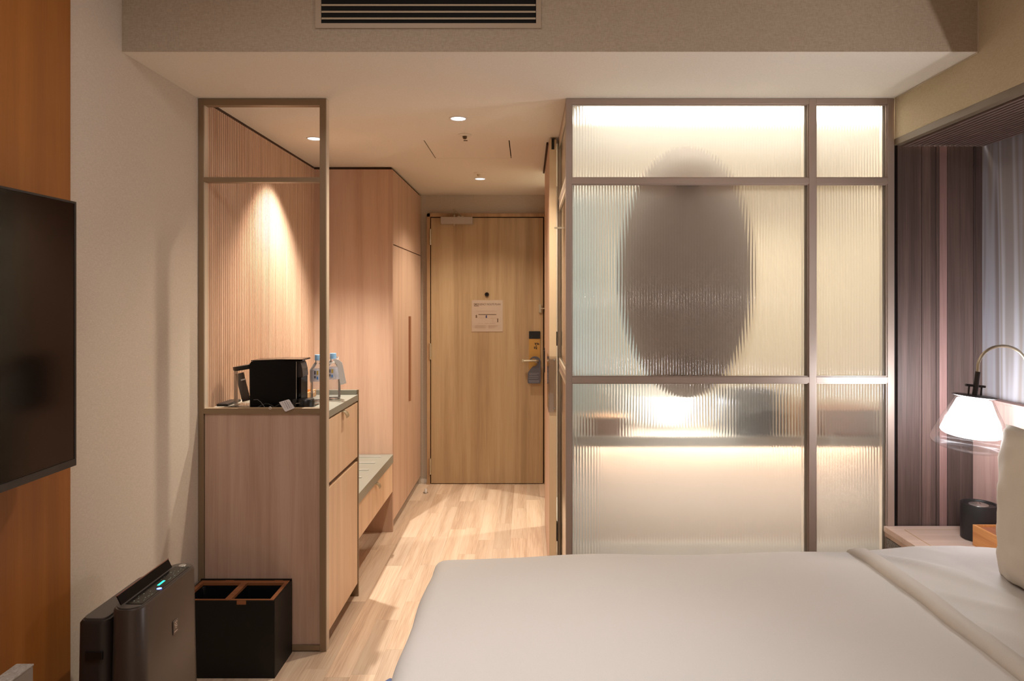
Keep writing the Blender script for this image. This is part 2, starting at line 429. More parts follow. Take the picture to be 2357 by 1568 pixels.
# door closer
c = thing('door_closer', 'silver box door closer with folding arm at the top of the entrance door', 'door closer', (dx(1054), YD-0.05, CAMZ-(510-690)/KD))
cz0, cz1 = CAMZ-(518.5-690)/KD, CAMZ-(503-690)/KD
obj('body', box(dx(1018), dx(1090), YD-0.11, YD-0.046, cz0, cz1, 0.003), mat('closer silver', srgb(172, 160, 150), 0.5), c)
ab = new_bm()
add_tube(ab, [(dx(1048), YD-0.08, cz0-0.012), (dx(1048), YD-0.08, cz1+0.02)], 0.007, 10)
add_tube(ab, [(dx(1048), YD-0.08, cz1+0.02), (dx(1050), YD-0.2, cz1+0.055)], 0.005, 8)
add_tube(ab, [(dx(1050), YD-0.2, cz1+0.055), (dx(1063), YD-0.06, cz1+0.008)], 0.004, 8)
add_box(ab, dx(1055), dx(1070), YD-0.066, YD-0.054, cz1+0.002, cz1+0.012)
obj('arm', ab, M_BRASS, c, smooth=True)
# card-style lock plate (gold print with black cap) behind the lever
lk = thing('lock_plate', 'tall gold lock plate with black top behind the entrance door lever', 'lock', (dx(1230), YD-0.05, CAMZ-(820-690)/KD))
obj('plate', box(dx(1217.5), dx(1243), YD-0.052, YD-0.0452, CAMZ-(866-690)/KD, CAMZ-(779-690)/KD, 0.001), mat('gold plate', srgb(190, 146, 78), 0.45, 0.35), lk)
obj('cap', box(dx(1217.5), dx(1243), YD-0.056, YD-0.0452, CAMZ-(779-690)/KD, CAMZ-(762-690)/KD, 0.001), M_BLACK, lk)
gm = new_bm()
for (a, b_, c_, d_) in ((1230, 1239, 788.5, 790), (1231, 1234, 790, 793), (1236, 1241, 790, 793), (1233, 1235, 794, 797), (1229, 1232, 797, 802), (1233, 1236, 798, 803)):
    add_box(gm, dx(a), dx(b_), YD-0.0535, YD-0.052, CAMZ-(d_-690)/KD, CAMZ-(c_-690)/KD)
obj('emblem', gm, mat('lock print', srgb(80, 60, 34), 0.6), lk)
# door hanger
hz = lambda py: CAMZ-(py-690)/KD
pts = []
cxh, czh, ro = dx(1230.5), hz(831), 13.0/KD
out = [(dx(1216), hz(880)), (dx(1214.5), hz(876)), (dx(1215), hz(853)), (dx(1222), hz(845))]
inn_c = (dx(1230), hz(832))
outer = [(cxh+ro*math.cos(a), czh+ro*0.98*math.sin(a)) for a in [math.radians(t) for t in range(165, -20, -15)]]
inner = [(inn_c[0]-0.004+ro*0.62*math.cos(a), inn_c[1]+ro*0.68*math.sin(a)) for a in [math.radians(t) for t in range(-100, 150, 18)]]
poly = [(dx(1216), hz(880)), (dx(1242), hz(880)), (dx(1244), hz(876)), (dx(1244), hz(850))] + [(p[0]+0.002, p[1]) for p in outer[::-1]] + inner[::-1] + [(dx(1220), hz(848)), (dx(1215), hz(856)), (dx(1214.5), hz(877))]
hg = thing('door_hanger', 'dark slate door hanger hooked over the entrance door lever', 'door hanger', (dx(1230), YD-0.085, hz(850)))
obj('card', prism(poly, 'y', YD-0.088, YD-0.086), mat('slate card', srgb(84, 82, 92), 0.6), hg)
hb = new_bm()
for k, (py, w0, w1) in enumerate(((857, 1218, 1240), (860, 1218, 1236), (864, 1218, 1239), (868, 1217, 1238), (873, 1217, 1241), (875, 1217, 1241), (877, 1218, 1240))):
    add_box(hb, dx(w0), dx(w1), YD-0.0886, YD-0.088, hz(py+0.5), hz(py-0.4))
obj('print', hb, mat('slate print', srgb(132, 132, 140), 0.6), hg)

# emergency plan sign
KS = KD
sg = thing('emergency_plan', 'square emergency route plan notice on the entrance door', 'sign', (dx(1122.5), YD-0.05, CAMZ-(727-690)/KS))
sx0, sx1, sz0, sz1 = dx(1087), dx(1158), CAMZ-(763-690)/KS, CAMZ-(691-690)/KS
obj('board', box(sx0, sx1, YD-0.049, YD-0.0452, sz0, sz1, 0.0008), mat('sign board', srgb(188, 168, 150), 0.5), sg)
M_INK = mat('sign ink', srgb(110, 86, 68), 0.6); M_INKD = mat('sign blue ink', srgb(30, 48, 110), 0.5)
M_LINE = mat('sign pale ink', srgb(176, 152, 130), 0.6)
def text_mesh(name, s, size, x, y, z, m, parent, bold=0.0, rotz=0.0, align='LEFT', squeeze=1.0, R=None):
    cu = bpy.data.curves.new(name, 'FONT'); cu.body = s; cu.size = size; cu.extrude = 0.0002; cu.offset = bold
    cu.align_x = align
    t = bpy.data.objects.new(name, cu); COL.objects.link(t)
    bpy.context.view_layer.update()
    me = bpy.data.meshes.new_from_object(t.evaluated_get(bpy.context.evaluated_depsgraph_get()))
    bpy.data.objects.remove(t)
    M = Matrix.Translation((x, y, z)) @ (R if R is not None else Matrix.Rotation(PI/2, 4, 'X')) @ Matrix.Diagonal((squeeze, 1, 1, 1))
    me.transform(M)
    off = Vector((0, 0, 0)); p = parent
    while p is not None: off += p.location; p = p.parent
    me.transform(Matrix.Translation(-off)); me.materials.clear(); me.materials.append(m)
    o = bpy.data.objects.new(name, me); COL.objects.link(o); o.parent = parent
    return o
yt = YD-0.0494
tx = text_mesh('lettering', 'EMERGENCY ROUTE PLAN', 0.0205, dx(1091.5), yt, CAMZ-(702.5-690)/KS, M_INK, sg, bold=0.0003)
wd = max(v.co.x for v in tx.data.vertices)-min(v.co.x for v in tx.data.vertices)
s_ = (dx(1152)-dx(1091.5))/wd
x_min = min(v.co.x for v in tx.data.vertices)
for v in tx.data.vertices: v.co.x = x_min+(v.co.x-x_min)*s_
pb = new_bm()
def sbar(bm, a, b_, c_, d_): add_box(bm, dx(a), dx(b_), yt-0.0003, yt+0.0003, CAMZ-(d_-690)/KS, CAMZ-(c_-690)/KS)
sbar(pb, 1092, 1103, 703.6, 705); sbar(pb, 1102, 1143, 723, 724.6); sbar(pb, 1096, 1099, 725, 731.5); sbar(pb, 1145, 1147.5, 733, 741.5)
obj('plan_corridor', pb, M_INK, sg)
pl = new_bm()
for i in range(16): sbar(pl, 1099+i*3.0, 1099.4+i*3.0, 716, 723)
for i in range(16): sbar(pl, 1099+i*2.9, 1099.4+i*2.9, 724.6, 732)
sbar(pl, 1098, 1146, 715.6, 716); sbar(pl, 1100, 1135, 732, 732.4); sbar(pl, 1134, 1145, 733, 733.4); sbar(pl, 1134, 1134.5, 733, 741.5); sbar(pl, 1134, 1145, 741.2, 741.6)
for (a, b_) in ((1102, 1107), (1109, 1112), (1117, 1126), (1128, 1141)): sbar(pl, a, b_, 743.8, 744.8)
for i in range(6): sbar(pl, 1094, 1121-(i % 3)*2, 748.5+i*1.3, 749.0+i*1.3)
for i in range(6): sbar(pl, 1125, 1149-i*2.2, 748.5+i*1.2, 749.0+i*1.2)
obj('plan_rooms', pl, M_LINE, sg)
pk = new_bm(); sbar(pk, 1119, 1121.6, 725.5, 731.8); obj('plan_marker', pk, M_INKD, sg)

struct('baseboard_far', box(dx(964), dx(985), YD-0.012, YD, 0, 0.033), mat('white skirting', srgb(226, 218, 210), 0.5))
ds = thing('door_stop', 'small silver dome door stop on the floor by the wardrobe', 'door stop', (-0.768, 5.13, 0))
obj('base', lathe([(0, 0.006), (0.017, 0.006), (0.018, 0.0)], (-0.768, 5.13, 0), 20), M_STEEL, ds, smooth=True)
obj('buffer', lathe([(0, 0.034), (0.007, 0.033), (0.011, 0.026), (0.011, 0.006)], (-0.768, 5.13, 0), 20), M_WHITE, ds, smooth=True)

# ------------------------------------------------------------------ slatted wall (left, behind counter)
KZ = M_SLAT
lining = struct('wall_slats', box(XL, XL+0.006, YS+0.035, 4.27, 0.50, CZ-0.012), M_SLATB)
proto = None; y = YS+0.040; n = 0
while y < 4.262:
    if proto is None:
        b = new_bm()
        x0, x1 = XL+0.004, XL+0.024
        poly = [(x0, 0.0), (x1-0.002, 0.0), (x1, 0.0015), (x1, 0.009), (x1-0.002, 0.0105), (x0, 0.0105)]
        b = prism(poly, 'z', 0.50, CZ-0.013)
        proto = obj('slat', b, M_SLAT, lining); proto.location = (0, y, 0)
    else:
        o = proto.copy(); COL.objects.link(o); o.parent = lining; o.location = (0, y, 0)
    y += 0.0185
struct('trim_4', box(XL, XL+0.022, YS+0.035, 4.27, CZ-0.012, CZ), M_DARKGAP)

# ------------------------------------------------------------------ minibar cabinet with metal frame
CX0, CX1 = XL+0.001, -0.833
def fx(px): return (px-1215)/558.2
def fzz(py): return CAMZ-(py-690)/558.2
fr = thing('screen_frame', 'tall bronze metal open frame screen around and above the minibar cabinet', 'frame', (-1.1, YS, 0))
YF0, YF1 = YS, YS+0.035
obj('post', box(XL+0.001, fx(468), YF0, YF1, 0, CZ-0.001, 0.0015), M_BRONZE, fr)
obj('post', box(fx(735.5), fx(750), YF0, YF1, 0, CZ-0.001, 0.0015), M_BRONZE, fr)
for (a, b_) in ((225, 242), (408, 419), (940.5, 953), (1487, 1498.5)):
    obj('rail', box(fx(468), fx(735.5), YF0, YF1, max(0, fzz(b_)), min(CZ-0.001, fzz(a)), 0.001), M_BRONZE, fr)
for (a, b_) in ((242, 408), (419, 940.5)):
    obj('bead', box(fx(468), fx(470), YF0+0.004, YF1-0.002, fzz(b_), fzz(a)), M_BEAD, fr)
obj('post', box(fx(750), fx(751.5), YF0+0.003, YF1+0.002, 0, CZ-0.002), M_BEAD, fr)

CY1 = 3.343; CTZ = 0.989
cb = thing('minibar_cabinet', 'waist high pale oak minibar cabinet inside the bronze frame', 'cabinet', (-1.1, YS+0.25, 0))
obj('end_panel', box(fx(469), fx(734.8), YS+0.010, YS+0.03, fzz(1486.5), fzz(953.6)), M_PANEL, fr)
obj('carcass', box(CX0, CX1-0.022, YS+0.036, CY1-0.002, 0.066, CTZ-0.03), M_OAK, cb)
obj('plinth', box(CX0, CX1-0.05, YS+0.036, CY1-0.002, 0.0, 0.065), M_KICK, cb)
obj('gap_strip', box(CX1-0.0215, CX1-0.014, YS+0.037, CY1-0.004, 0.655, 0.690), M_KICK, cb)
dr = obj('drawer', box(CX1-0.020, CX1, YS+0.040, CY1-0.006, 0.685, 0.951, 0.0008), M_OAKL, cb)
obj('door', box(CX1-0.020, CX1, YS+0.040, CY1-0.006, 0.066, 0.662, 0.0008), M_OAKL, cb)
obj('side_panel', box(CX0, CX1+0.003, CY1-0.001, CY1+0.010, 0.0, CTZ-0.031), M_BRONZE, cb)
def tab_handle(parent, x, y, z, w=0.042):
    prof = []
    T = 0.003
    for i in range(9):
        a = i/8*PI/2
        prof.append((x+0.001+0.020*math.sin(a)+0.004, z+0.004-0.028*(1-math.cos(a))))
    prof = [(x, z+0.004)] + prof
    low = [(p[0]-T, p[1]-T) for p in prof[::-1]]; low[-1] = (x, z+0.004-T)
    bm = new_bm(); poly = prof+low
    A = [bm.verts.new((p[0], y-w/2, p[1])) for p in poly]; B = [bm.verts.new((p[0], y+w/2, p[1])) for p in poly]
    n_ = len(poly)
    bm.faces.new(A); bm.faces.new(B[::-1])
    for i in range(n_): bm.faces.new((A[i], B[i], B[(i+1) % n_], A[(i+1) % n_]))
    return obj('handle', bm, M_BRASS, parent, smooth=True)
tab_handle(dr, CX1, 3.07, 0.949)
ct = thing('countertop', 'grey green minibar worktop with raised back edge, carrying bottles and coffee machine', 'countertop', (-1.1, YS+0.25, CTZ-0.03))
obj('slab', box(CX0+0.001, CX1+0.002, YS+0.036, CY1-0.002, CTZ-0.030, CTZ, 0.0012), M_COUNTER, ct)
obj('side_lip', box(CX0+0.001, CX1+0.003, CY1-0.001, CY1+0.010, CTZ-0.0305, 1.012), M_BRONZE, ct)
obj('back_edge', box(CX0+0.001, CX1-0.003, CY1-0.012, CY1-0.0015, CTZ, 1.012, 0.001), M_COUNTER, ct)

# ------------------------------------------------------------------ luggage bench
BY1 = 4.266; BTZ = 0.487
bn = thing('luggage_bench', 'low luggage bench with grey top and silver rails between cabinet and wardrobe', 'bench', (-1.1, 3.8, 0))
obj('top', box(CX0+0.022, -0.841, CY1+0.012, BY1-0.001, BTZ-0.052, BTZ, 0.001), M_COUNTER, bn)
obj('back_board', box(CX0+0.0, CX0+0.021, CY1+0.012, BY1-0.001, 0.25, BTZ+0.01), M_OAK, bn)
dr = obj('drawer', box(-0.866, -0.846, CY1+0.013, BY1-0.003, 0.254, BTZ-0.056, 0.0008), M_OAKL, bn)
obj('drawer_box', box(CX0+0.03, -0.868, CY1+0.014, BY1-0.004, 0.256, BTZ-0.053), M_OAK, bn)
tab_handle(dr, -0.846, 3.80, BTZ-0.058)
for yy in (3.37+0.02, 3.54, 3.70, 3.864, 4.03, 4.19):
    obj('rail', box(CX0+0.06, -0.901, yy-0.004, yy+0.004, BTZ, BTZ+0.006, 0.002), mat('satin rail', srgb(206, 202, 194), 0.3, 0.35), bn)

# ------------------------------------------------------------------ wardrobe
WX = -0.845
wr = thing('wardrobe', 'floor to ceiling pale oak wardrobe beside the entrance corridor', 'wardrobe', (-1.1, 4.85, 0))
obj('end_panel', box(CX0, WX, 4.268, 4.288, 0.0, CZ-0.016, 0.001), M_OAK, wr)
obj('carcass', box(CX0, WX-0.022, 4.289, 5.405, 0.065, CZ-0.018), M_OAK, wr)
obj('plinth', box(CX0, WX-0.045, 4.289, 5.405, 0.0, 0.063), M_KICK, wr)
obj('cornice_gap', box(CX0+0.02, WX-0.012, 4.278, 5.41, CZ-0.016, CZ-0.001), M_DARKGAP, wr)
obj('top_door', box(WX-0.020, WX, 4.290, 5.385, 1.803, CZ-0.018, 0.0008), M_OAK, wr)
obj('door_gap', box(WX-0.0215, WX-0.010, 4.291, 5.384, 1.796, 1.803), M_DARKGAP, wr)
d1 = obj('door', box(WX-0.020, WX, 4.290, 4.768, 0.066, 1.796, 0.0008), M_OAK, wr)
d2 = obj('door', box(WX-0.020, WX, 4.772, 5.385, 0.066, 1.796, 0.0008), M_OAK, wr)
hd = obj('handle', box(WX-0.001, WX+0.014, 4.835, 4.865, 0.735, 1.335, 0.002), mat('brown handle', srgb(150, 104, 74), 0.5), d2)
struct('trim_5', box(CX0, WX-0.002, 5.386, YD, 0, CZ), M_WALL)

# ------------------------------------------------------------------ glass bathroom screen
def flutes(u0, u1, z0, z1, place, pitch=0.0118, sag=0.0023, seg=6, thick=0.006):
    bm = new_bm(); n = max(1, int(round((u1-u0)/pitch))); p = (u1-u0)/n
    for i in range(n):
        prev = None
        for k in range(seg+1):
            t = k/seg; u = u0+(i+t)*p; h = sag*(1-(2*t-1)**2)
            a = bm.verts.new(place(u, h+0.0, z0)); b = bm.verts.new(place(u, h+0.0, z1))
            if prev: bm.faces.new((prev[0], a, b, prev[1]))
            prev = (a, b)
    q = [bm.verts.new(place(u, -thick, z)) for u, z in ((u0, z0), (u0, z1), (u1, z1), (u1, z0))]
    bm.faces.new(q)
    return bm
def pane(parent, bm, flip=False):
    # keep winding as built: outward normals on both faces
    me_o = obj('pane', bm, M_FLUTE, parent, recalc=False)
    for f in me_o.data.polygons: f.use_smooth = True
    return me_o
gs = sempty('window_1', (0.85, YS, 0), 'fluted glass screen wall of the bathroom in a taupe metal frame', 'glass partition')
G0, G1 = YS, YS+0.040
GT = CZ-0.001
obj('post', box(fx(1302.5), fx(1316), G0, G1, 0, GT, 0.0015), M_TAUPE, gs)
obj('post', box(fx(1862.5), fx(1879), G0, G1, 0, GT, 0.0015), M_TAUPE, gs)
obj('post', box(fx(2043.5), fx(2059), G0, G1, 0, GT, 0.0015), M_TAUPE, gs)
rows = ((225, 239), (409.5, 423.5), (868, 882), (1478, 1500))
for (xa, xb) in ((1316, 1862.5), (1879, 2043.5)):
    for (a, b_) in rows:
        obj('rail', box(fx(xa), fx(xb), G0, G1, max(0, fzz(b_)), min(GT, fzz(a)), 0.001), M_TAUPE, gs)
    for (a, b_) in ((239, 409.5), (423.5, 868), (882, 1478)):
        x0, x1, z0, z1 = fx(xa), fx(xb), fzz(b_), fzz(a)
        # slim glazing beads
        bb = new_bm(); t = 0.004
        add_box(bb, x0, x0+t, G0+0.006, G0+0.014, z0, z1); add_box(bb, x1-t, x1, G0+0.006, G0+0.014, z0, z1)
        add_box(bb, x0+t, x1-t, G0+0.006, G0+0.014, z0, z0+t); add_box(bb, x0+t, x1-t, G0+0.006, G0+0.014, z1-t, z1)
        obj('glazing_bead', bb, M_TAUPE, gs)
        b2 = new_bm(); t2 = 0.012
        add_box(b2, x1-t2, x1, G0+0.027, G0+0.037, z0, z1)
        obj('inner_bead', b2, M_BEAD, gs)
        pane(gs, flutes(x0+0.001, x1-0.001, z0+0.001, z1-0.001, lambda u, h, z: (u, G0+0.020-h, z)))
# side return of the screen (runs away from the camera)
sr = sempty('window_2', (0.17, 3.25, 0), 'narrow fluted glass side of the bathroom screen facing the corridor', 'glass partition')
SX0, SX1 = fx(1302.5)+0.001, fx(1302.5)+0.035
SY0, SY1 = G1+0.0005, 3.64
obj('post', box(SX0, SX1, SY1-0.05, SY1, 0, GT, 0.001), M_BEAD, sr)
for (a, b_) in rows:
    obj('rail', box(SX0, SX1, SY0, SY1-0.05, max(0, fzz(b_)), min(GT, fzz(a)), 0.001), M_TAUPE, sr)
for (a, b_) in ((239, 409.5), (423.5, 868), (882, 1478)):
    z0, z1 = fzz(b_), fzz(a)
    b2 = new_bm(); t2 = 0.018
    add_box(b2, SX0+0.001, SX0+0.009, SY0, SY0+t2, z0, z1); add_box(b2, SX0+0.001, SX0+0.009, SY1-0.05-t2, SY1-0.05, z0, z1)
    add_box(b2, SX0+0.001, SX0+0.009, SY0+t2, SY1-0.05-t2, z0, z0+t2); add_box(b2, SX0+0.001, SX0+0.009, SY0+t2, SY1-0.05-t2, z1-t2, z1)
    obj('glazing_bead', b2, M_BEAD, sr)
    pane(sr, flutes(SY0+0.001, SY1-0.051, z0+0.001, z1-0.001, lambda u, h, z: (SX0+0.016-h, u, z)))
obj('pull_knob', box(SX0-0.030, SX0+0.012, 3.30, 3.308, fzz(448)-0.09, fzz(448)-0.082), M_BRASS, sr)

# bathroom door leaf
bd = sempty('door_2', (0.128, 3.94, 0), 'pale oak bathroom door seen edge on beside the glass screen', 'door')
LX0, LX1, LY0, LY1 = 0.109, 0.146, 3.49, 4.39
obj('door_leaf', box(LX0, LX1, LY0+0.003, LY1, 0.01, CZ-0.012, 0.001), M_OAK, bd)
obj('edge_strip', box(LX0+0.001, LX1-0.001, LY0, LY0+0.003, 0.01, CZ-0.012), mat('cream door edge', srgb(222, 196, 160), 0.5), bd)
kk = K(LY0)
obj('track_end', box(0.121, 0.135, LY0-0.003, LY0, CAMZ-(344-690)/kk, CZ-0.006, 0.001), M_BLACK, bd)
obj('track', box(0.098, 0.108, 3.60, 4.42, CZ-0.014, CZ-0.001), M_DARKGAP, bd)
obj('latch', box(0.147, 0.151, 3.49, 3.53, CAMZ-(796-690)/kk, CAMZ-(764-690)/kk), M_BLACK, bd)
obj('bottom_guide', box(0.147, 0.152, 3.49, 3.53, CAMZ-(1246-690)/kk, CAMZ-(1205-690)/kk), M_BLACK, bd)
gz0, gz1 = CAMZ-(949-690)/kk, CAMZ-(820-690)/kk
gp = new_bm(); add_box(gp, LX0-0.004, LX1, LY0-0.005, LY0-0.002, gz0, gz1); add_box(gp, LX0-0.004, LX0-0.001, LY0-0.002, LY0+0.22, gz0, gz1)
obj('clear_guard', gp, M_ACRYL, bd)
sc = new_bm()
for z in (gz0+0.02, gz1-0.02): add_lathe(sc, [(0, 0.003), (0.004, 0.002), (0.005, 0)], (0.135, LY0-0.005, z), 10, Mx)
obj('screw', sc, M_STEEL, bd)
obj('handle', box(LX0-0.010, LX0-0.001, LY1-0.06, LY1-0.03, 0.99, 1.13, 0.002), M_BLACK, bd)

# ------------------------------------------------------------------ bathroom contents (behind the fluted glass)
mr = thing('oval_mirror', 'large upright oval mirror silhouetted behind the fluted glass', 'mirror', (0.70, 2.91, 1.0))
KM = K(2.91)
mcx, mcz, ma, mb = (1580-1215)/KM, CAMZ-(627-690)/KM, 152/KM, 288/KM
def ellipse(a, b, n=64): return [(mcx+a*math.cos(2*PI*k/n), mcz+b*math.sin(2*PI*k/n)) for k in range(n)]
obj('backing', prism(ellipse(ma, mb), 'y', 2.900, 2.915), M_MIRBK, mr, smooth=True)
obj('glass', prism(ellipse(ma*0.97, mb*0.985), 'y', 2.9155, 2.919), mat('mirror silver', (0.9, 0.9, 0.9, 1), 0.02, 1.0), mr)
obj('bracket', box(mcx-0.05, mcx+0.05, G1+0.0005, 2.899, fzz(881), fzz(869)), M_TAUPE, mr); obj('bracket', box(mcx-0.05, mcx+0.05, G1+0.0005, 2.899, fzz(422), fzz(411)), M_TAUPE, mr)
VK = K(3.0)
vt = thing('vanity', 'long vanity unit with stone counter behind the lower fluted panes', 'vanity', (0.9, 3.2, 0))
CZT = 0.865
obj('counter', box(0.20, 1.79, 2.93, 3.50, CZT-0.045, CZT, 0.003), M_CTOP, vt)
obj('light_channel', box(0.20, 1.70, 3.055, 3.085, CZT-0.060, CZT-0.046), M_WHITE, vt)
obj('lower_panel', box(0.26, 1.72, 3.10, 3.12, 0.33, CZT-0.046), M_BVAN, vt)
obj('lit_floor_stand_in', box(0.26, 1.72, 3.085, 3.099, 0.10, 0.352), M_BASIN, vt)  # white board added in place of the bright floor below the panel
obj('cupboard', box(0.26, 1.72, 3.12, 3.48, 0.33, CZT-0.046), M_OAK, vt)
obj('plinth', box(0.30, 1.70, 3.30, 3.46, 0.006, 0.33), M_BWALL, vt)
bs = thing('wash_basin', 'white ceramic vessel basin on the vanity behind the glass', 'basin', (0.66, 3.2, CZT))
obj('bowl', lathe([(0, 0.0), (0.13, 0.0), (0.17, 0.02), (0.215, 0.13), (0.218, 0.15), (0.205, 0.15), (0.16, 0.04), (0.0, 0.03)], (0.66, 3.245, CZT), 40), M_BASIN, bs, smooth=True)
bx = thing('tissue_box', 'brown box on the left end of the vanity behind the glass', 'box', (0.33, 3.02, CZT))
kx = K(2.96)
obj('body', box((1357-1215)/kx, (1438-1215)/kx, 2.945, 3.06, CZT, CZT+0.074, 0.003), mat('brown box', srgb(160, 96, 60), 0.6), bx)
obj('lid', box((1356-1215)/kx, (1440-1215)/kx, 2.943, 3.062, CZT+0.0745, CZT+0.080, 0.002), mat('brown box lid', srgb(206, 160, 122), 0.6), bx)
tw = thing('dark_bag', 'dark grey wash bag standing on the vanity right of the basin', 'bag', (1.05, 3.1, CZT))
bmx = box(0.862, 1.10, 2.94, 3.06, CZT, CZT+0.20, 0.035, 4)
obj('body', bmx, mat('dark grey cloth', srgb(48, 50, 58), 0.8), tw, smooth=True)
obj('strap', tube([(0.94, 3.0, CZT+0.19), (0.96, 3.0, CZT+0.23), (1.02, 3.0, CZT+0.23), (1.04, 3.0, CZT+0.19)], 0.007, 8), M_BLACK, tw, smooth=True)
ty = thing('amenity_tray', 'brown wooden amenity tray at the right end of the vanity', 'tray', (1.48, 3.05, CZT))
obj('base', box(1.255, 1.545, 2.945, 3.12, CZT, CZT+0.105, 0.004), mat('brown tray', srgb(150, 94, 66), 0.6), ty)
obj('divider', box(1.25, 1.55, 2.94, 3.125, CZT+0.1055, CZT+0.112, 0.002), mat('brown tray rim', srgb(150, 100, 76), 0.6), ty)
am = thing('amber_bottle', 'amber soap bottle beside the tray on the vanity', 'bottle', (1.22, 3.05, CZT))
obj('body', lathe([(0, 0), (0.035, 0), (0.036, 0.12), (0.014, 0.15), (0.014, 0.17), (0, 0.17)], (1.18, 2.99, CZT), 24), mat('amber', srgb(206, 146, 80), 0.3), am, smooth=True)
obj('pump', tube([(1.18, 2.99, CZT+0.17), (1.18, 2.99, CZT+0.20), (1.155, 2.99, CZT+0.20)], 0.005, 8), M_BLACK, am, smooth=True)
sw = thing('shower_panel', 'pale blue white shower panel behind the fluted glass', 'shower screen', (0.4, 4.0, 0))
obj('panel', box(0.20, 0.70, 3.95, 3.97, 0.02, 2.10), M_BBLUE, sw)
obj('edge', box(0.70, 0.71, 3.945, 3.975, 0.02, 2.10), M_STEEL, sw)

# ------------------------------------------------------------------ downlights and ceiling fittings
def downlight(x, y, label, power, r=0.034, ang=125, blend=0.5, z=CZ, beam=None):
    t = thing('downlight', label, 'ceiling light', (x, y, z), 'recessed ceiling downlights')
    obj('trim_ring', lathe([(r+0.008, 0.0), (r+0.008, -0.002), (r+0.002, -0.003), (r, -0.001), (r-0.001, 0)], (x, y, z), 32), M_WHITE, t, smooth=True)
    obj('lens', lathe([(0, -0.0012), (r-0.001, -0.0008), (r-0.001, 0)], (x, y, z), 32), emis('downlight lens', (0.88, 0.95, 1.0, 1), 1.5), t)
    l = spot_light('beam', (x, y, z-0.012), power, beam or WARM, ang, blend, t, size=0.02)
    return t
downlight(-0.319, 3.13, 'downlight nearest the glass screen, in front of the hatch', P_DOWN, ang=140, blend=0.7)
downlight(-1.100, 3.52, 'downlight above the minibar, seen through the bronze frame', P_DOWN2, ang=94, blend=0.75, beam=(1.0, 0.92, 0.82))
downlight(-0.328, 4.69, 'downlight nearest the entrance door, beyond the hatch', P_DOWN*0.55, ang=120, blend=0.7)
def sprinkler(x, y, label, dark=True):
    t = thing('sprinkler', label, 'sprinkler', (x, y, CZ))
    obj('rosette', lathe([(0.034, 0.0), (0.034, -0.002), (0.020, -0.007), (0.012, -0.008), (0.0, -0.008)], (x, y, CZ), 28), M_CEIL, t, smooth=True)
    b = new_bm()
    add_lathe(b, [(0.012, -0.008), (0.010, -0.018), (0.006, -0.022), (0, -0.022)], (x, y, CZ), 16)
    obj('nozzle', b, M_BRASS if not dark else mat('dark brass', srgb(96, 78, 56), 0.4, 0.6), t, smooth=True)
sprinkler(-0.318, 3.44, 'sprinkler head with dark nozzle in front of the ceiling hatch', True)
sprinkler(-0.322, 4.48, 'pale sprinkler head beside the farthest downlight', False)

# ------------------------------------------------------------------ air grille in the soffit
KG = K(SOF)
gx = lambda px: (px-1215)/KG
gz = lambda py: CAMZ-(py-690)/KG
ag = thing('air_grille', 'long air conditioning grille with horizontal louvres in the soffit', 'air vent', (gx(986), SOF, gz(0)))
GZT = gz(-70)
bm = new_bm()
Y0, Y1 = SOF-0.006, SOF-0.0005
add_box(bm, gx(727), gx(740), Y0, Y1, gz(66), GZT); add_box(bm, gx(1234), gx(1245.5), Y0, Y1, gz(66), GZT)
add_box(bm, gx(740), gx(1234), Y0, Y1, gz(66), gz(55)); add_box(bm, gx(740), gx(1234), Y0, Y1, gz(-59), GZT)
obj('frame', bm, mat('grille frame', srgb(168, 150, 128), 0.5), ag)
obj('duct', box(gx(740), gx(1234), SOF-0.0012, SOF-0.0002, gz(55), gz(-59)), mat('duct black', srgb(4, 4, 4), 0.9), ag)
for i in range(8):
    py = 44-i*15.4
    obj('louvre', prism([(Y0+0.0005, gz(py+2.2)), (Y0-0.001, gz(py-1)), (Y0+0.001, gz(py-2.4)), (Y1-0.001, gz(py-1.6)), (Y1-0.001, gz(py+1))], 'x', gx(741), gx(1233)), mat('louvre', srgb(176, 160, 136), 0.5), ag)

# ------------------------------------------------------------------ right: canopy, walnut panel wall, headboard
cn = thing('bed_canopy', 'dark walnut slatted canopy underside above the bed head', 'canopy', (1.7, 1.5, 2.10))
obj('edge_board', box(XR-0.001, XR+0.026, -0.6, YS-0.003, 2.088, 2.114), mat('olive edge board', srgb(112, 96, 76), 0.6), cn)
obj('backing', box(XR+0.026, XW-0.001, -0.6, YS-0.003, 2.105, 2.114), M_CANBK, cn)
pr = None
for i in range(16):
    xx = XR+0.034+i*0.0213
    if pr is None:
        pr = obj('slat', box(xx, xx+0.012, -0.6, YS-0.004, 2.083, 2.105, 0.001, 1), M_CANOPY, cn)
    else:
        o = pr.copy(); COL.objects.link(o); o.parent = cn; o.location = (i*0.0213, 0, 0)
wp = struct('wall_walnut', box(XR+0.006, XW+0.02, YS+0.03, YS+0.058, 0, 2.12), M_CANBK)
edges = [2066, 2116, 2122, 2143, 2155, 2163, 2181, 2211, 2241, 2246, 2270]
tone = [0, 2, 0, 0, 0, 1, 0, 0, 2, 0]
kw = K(YS+0.015)
for i in range(len(edges)-1):
    x0, x1 = (edges[i]-1215)/kw, (edges[i+1]-1215)/kw
    dpt = YS+0.015+(0.002 if i % 2 else 0)
    obj('plank', box(x0+0.0006, x1-0.0006, dpt, YS+0.031, 0.0, 2.108, 0.0006, 1), M_WALNL if tone[i] == 1 else M_WALNUT, wp)
struct('trim_6', box(fx(2059)+0.0005, XR+0.010, YS+0.02, YS+0.06, 0, CZ), M_DARKGAP)
hbx = thing('headboard', 'rosy oak headboard panel behind the pillow and nightstand', 'headboard', (1.86, 1.2, 0))
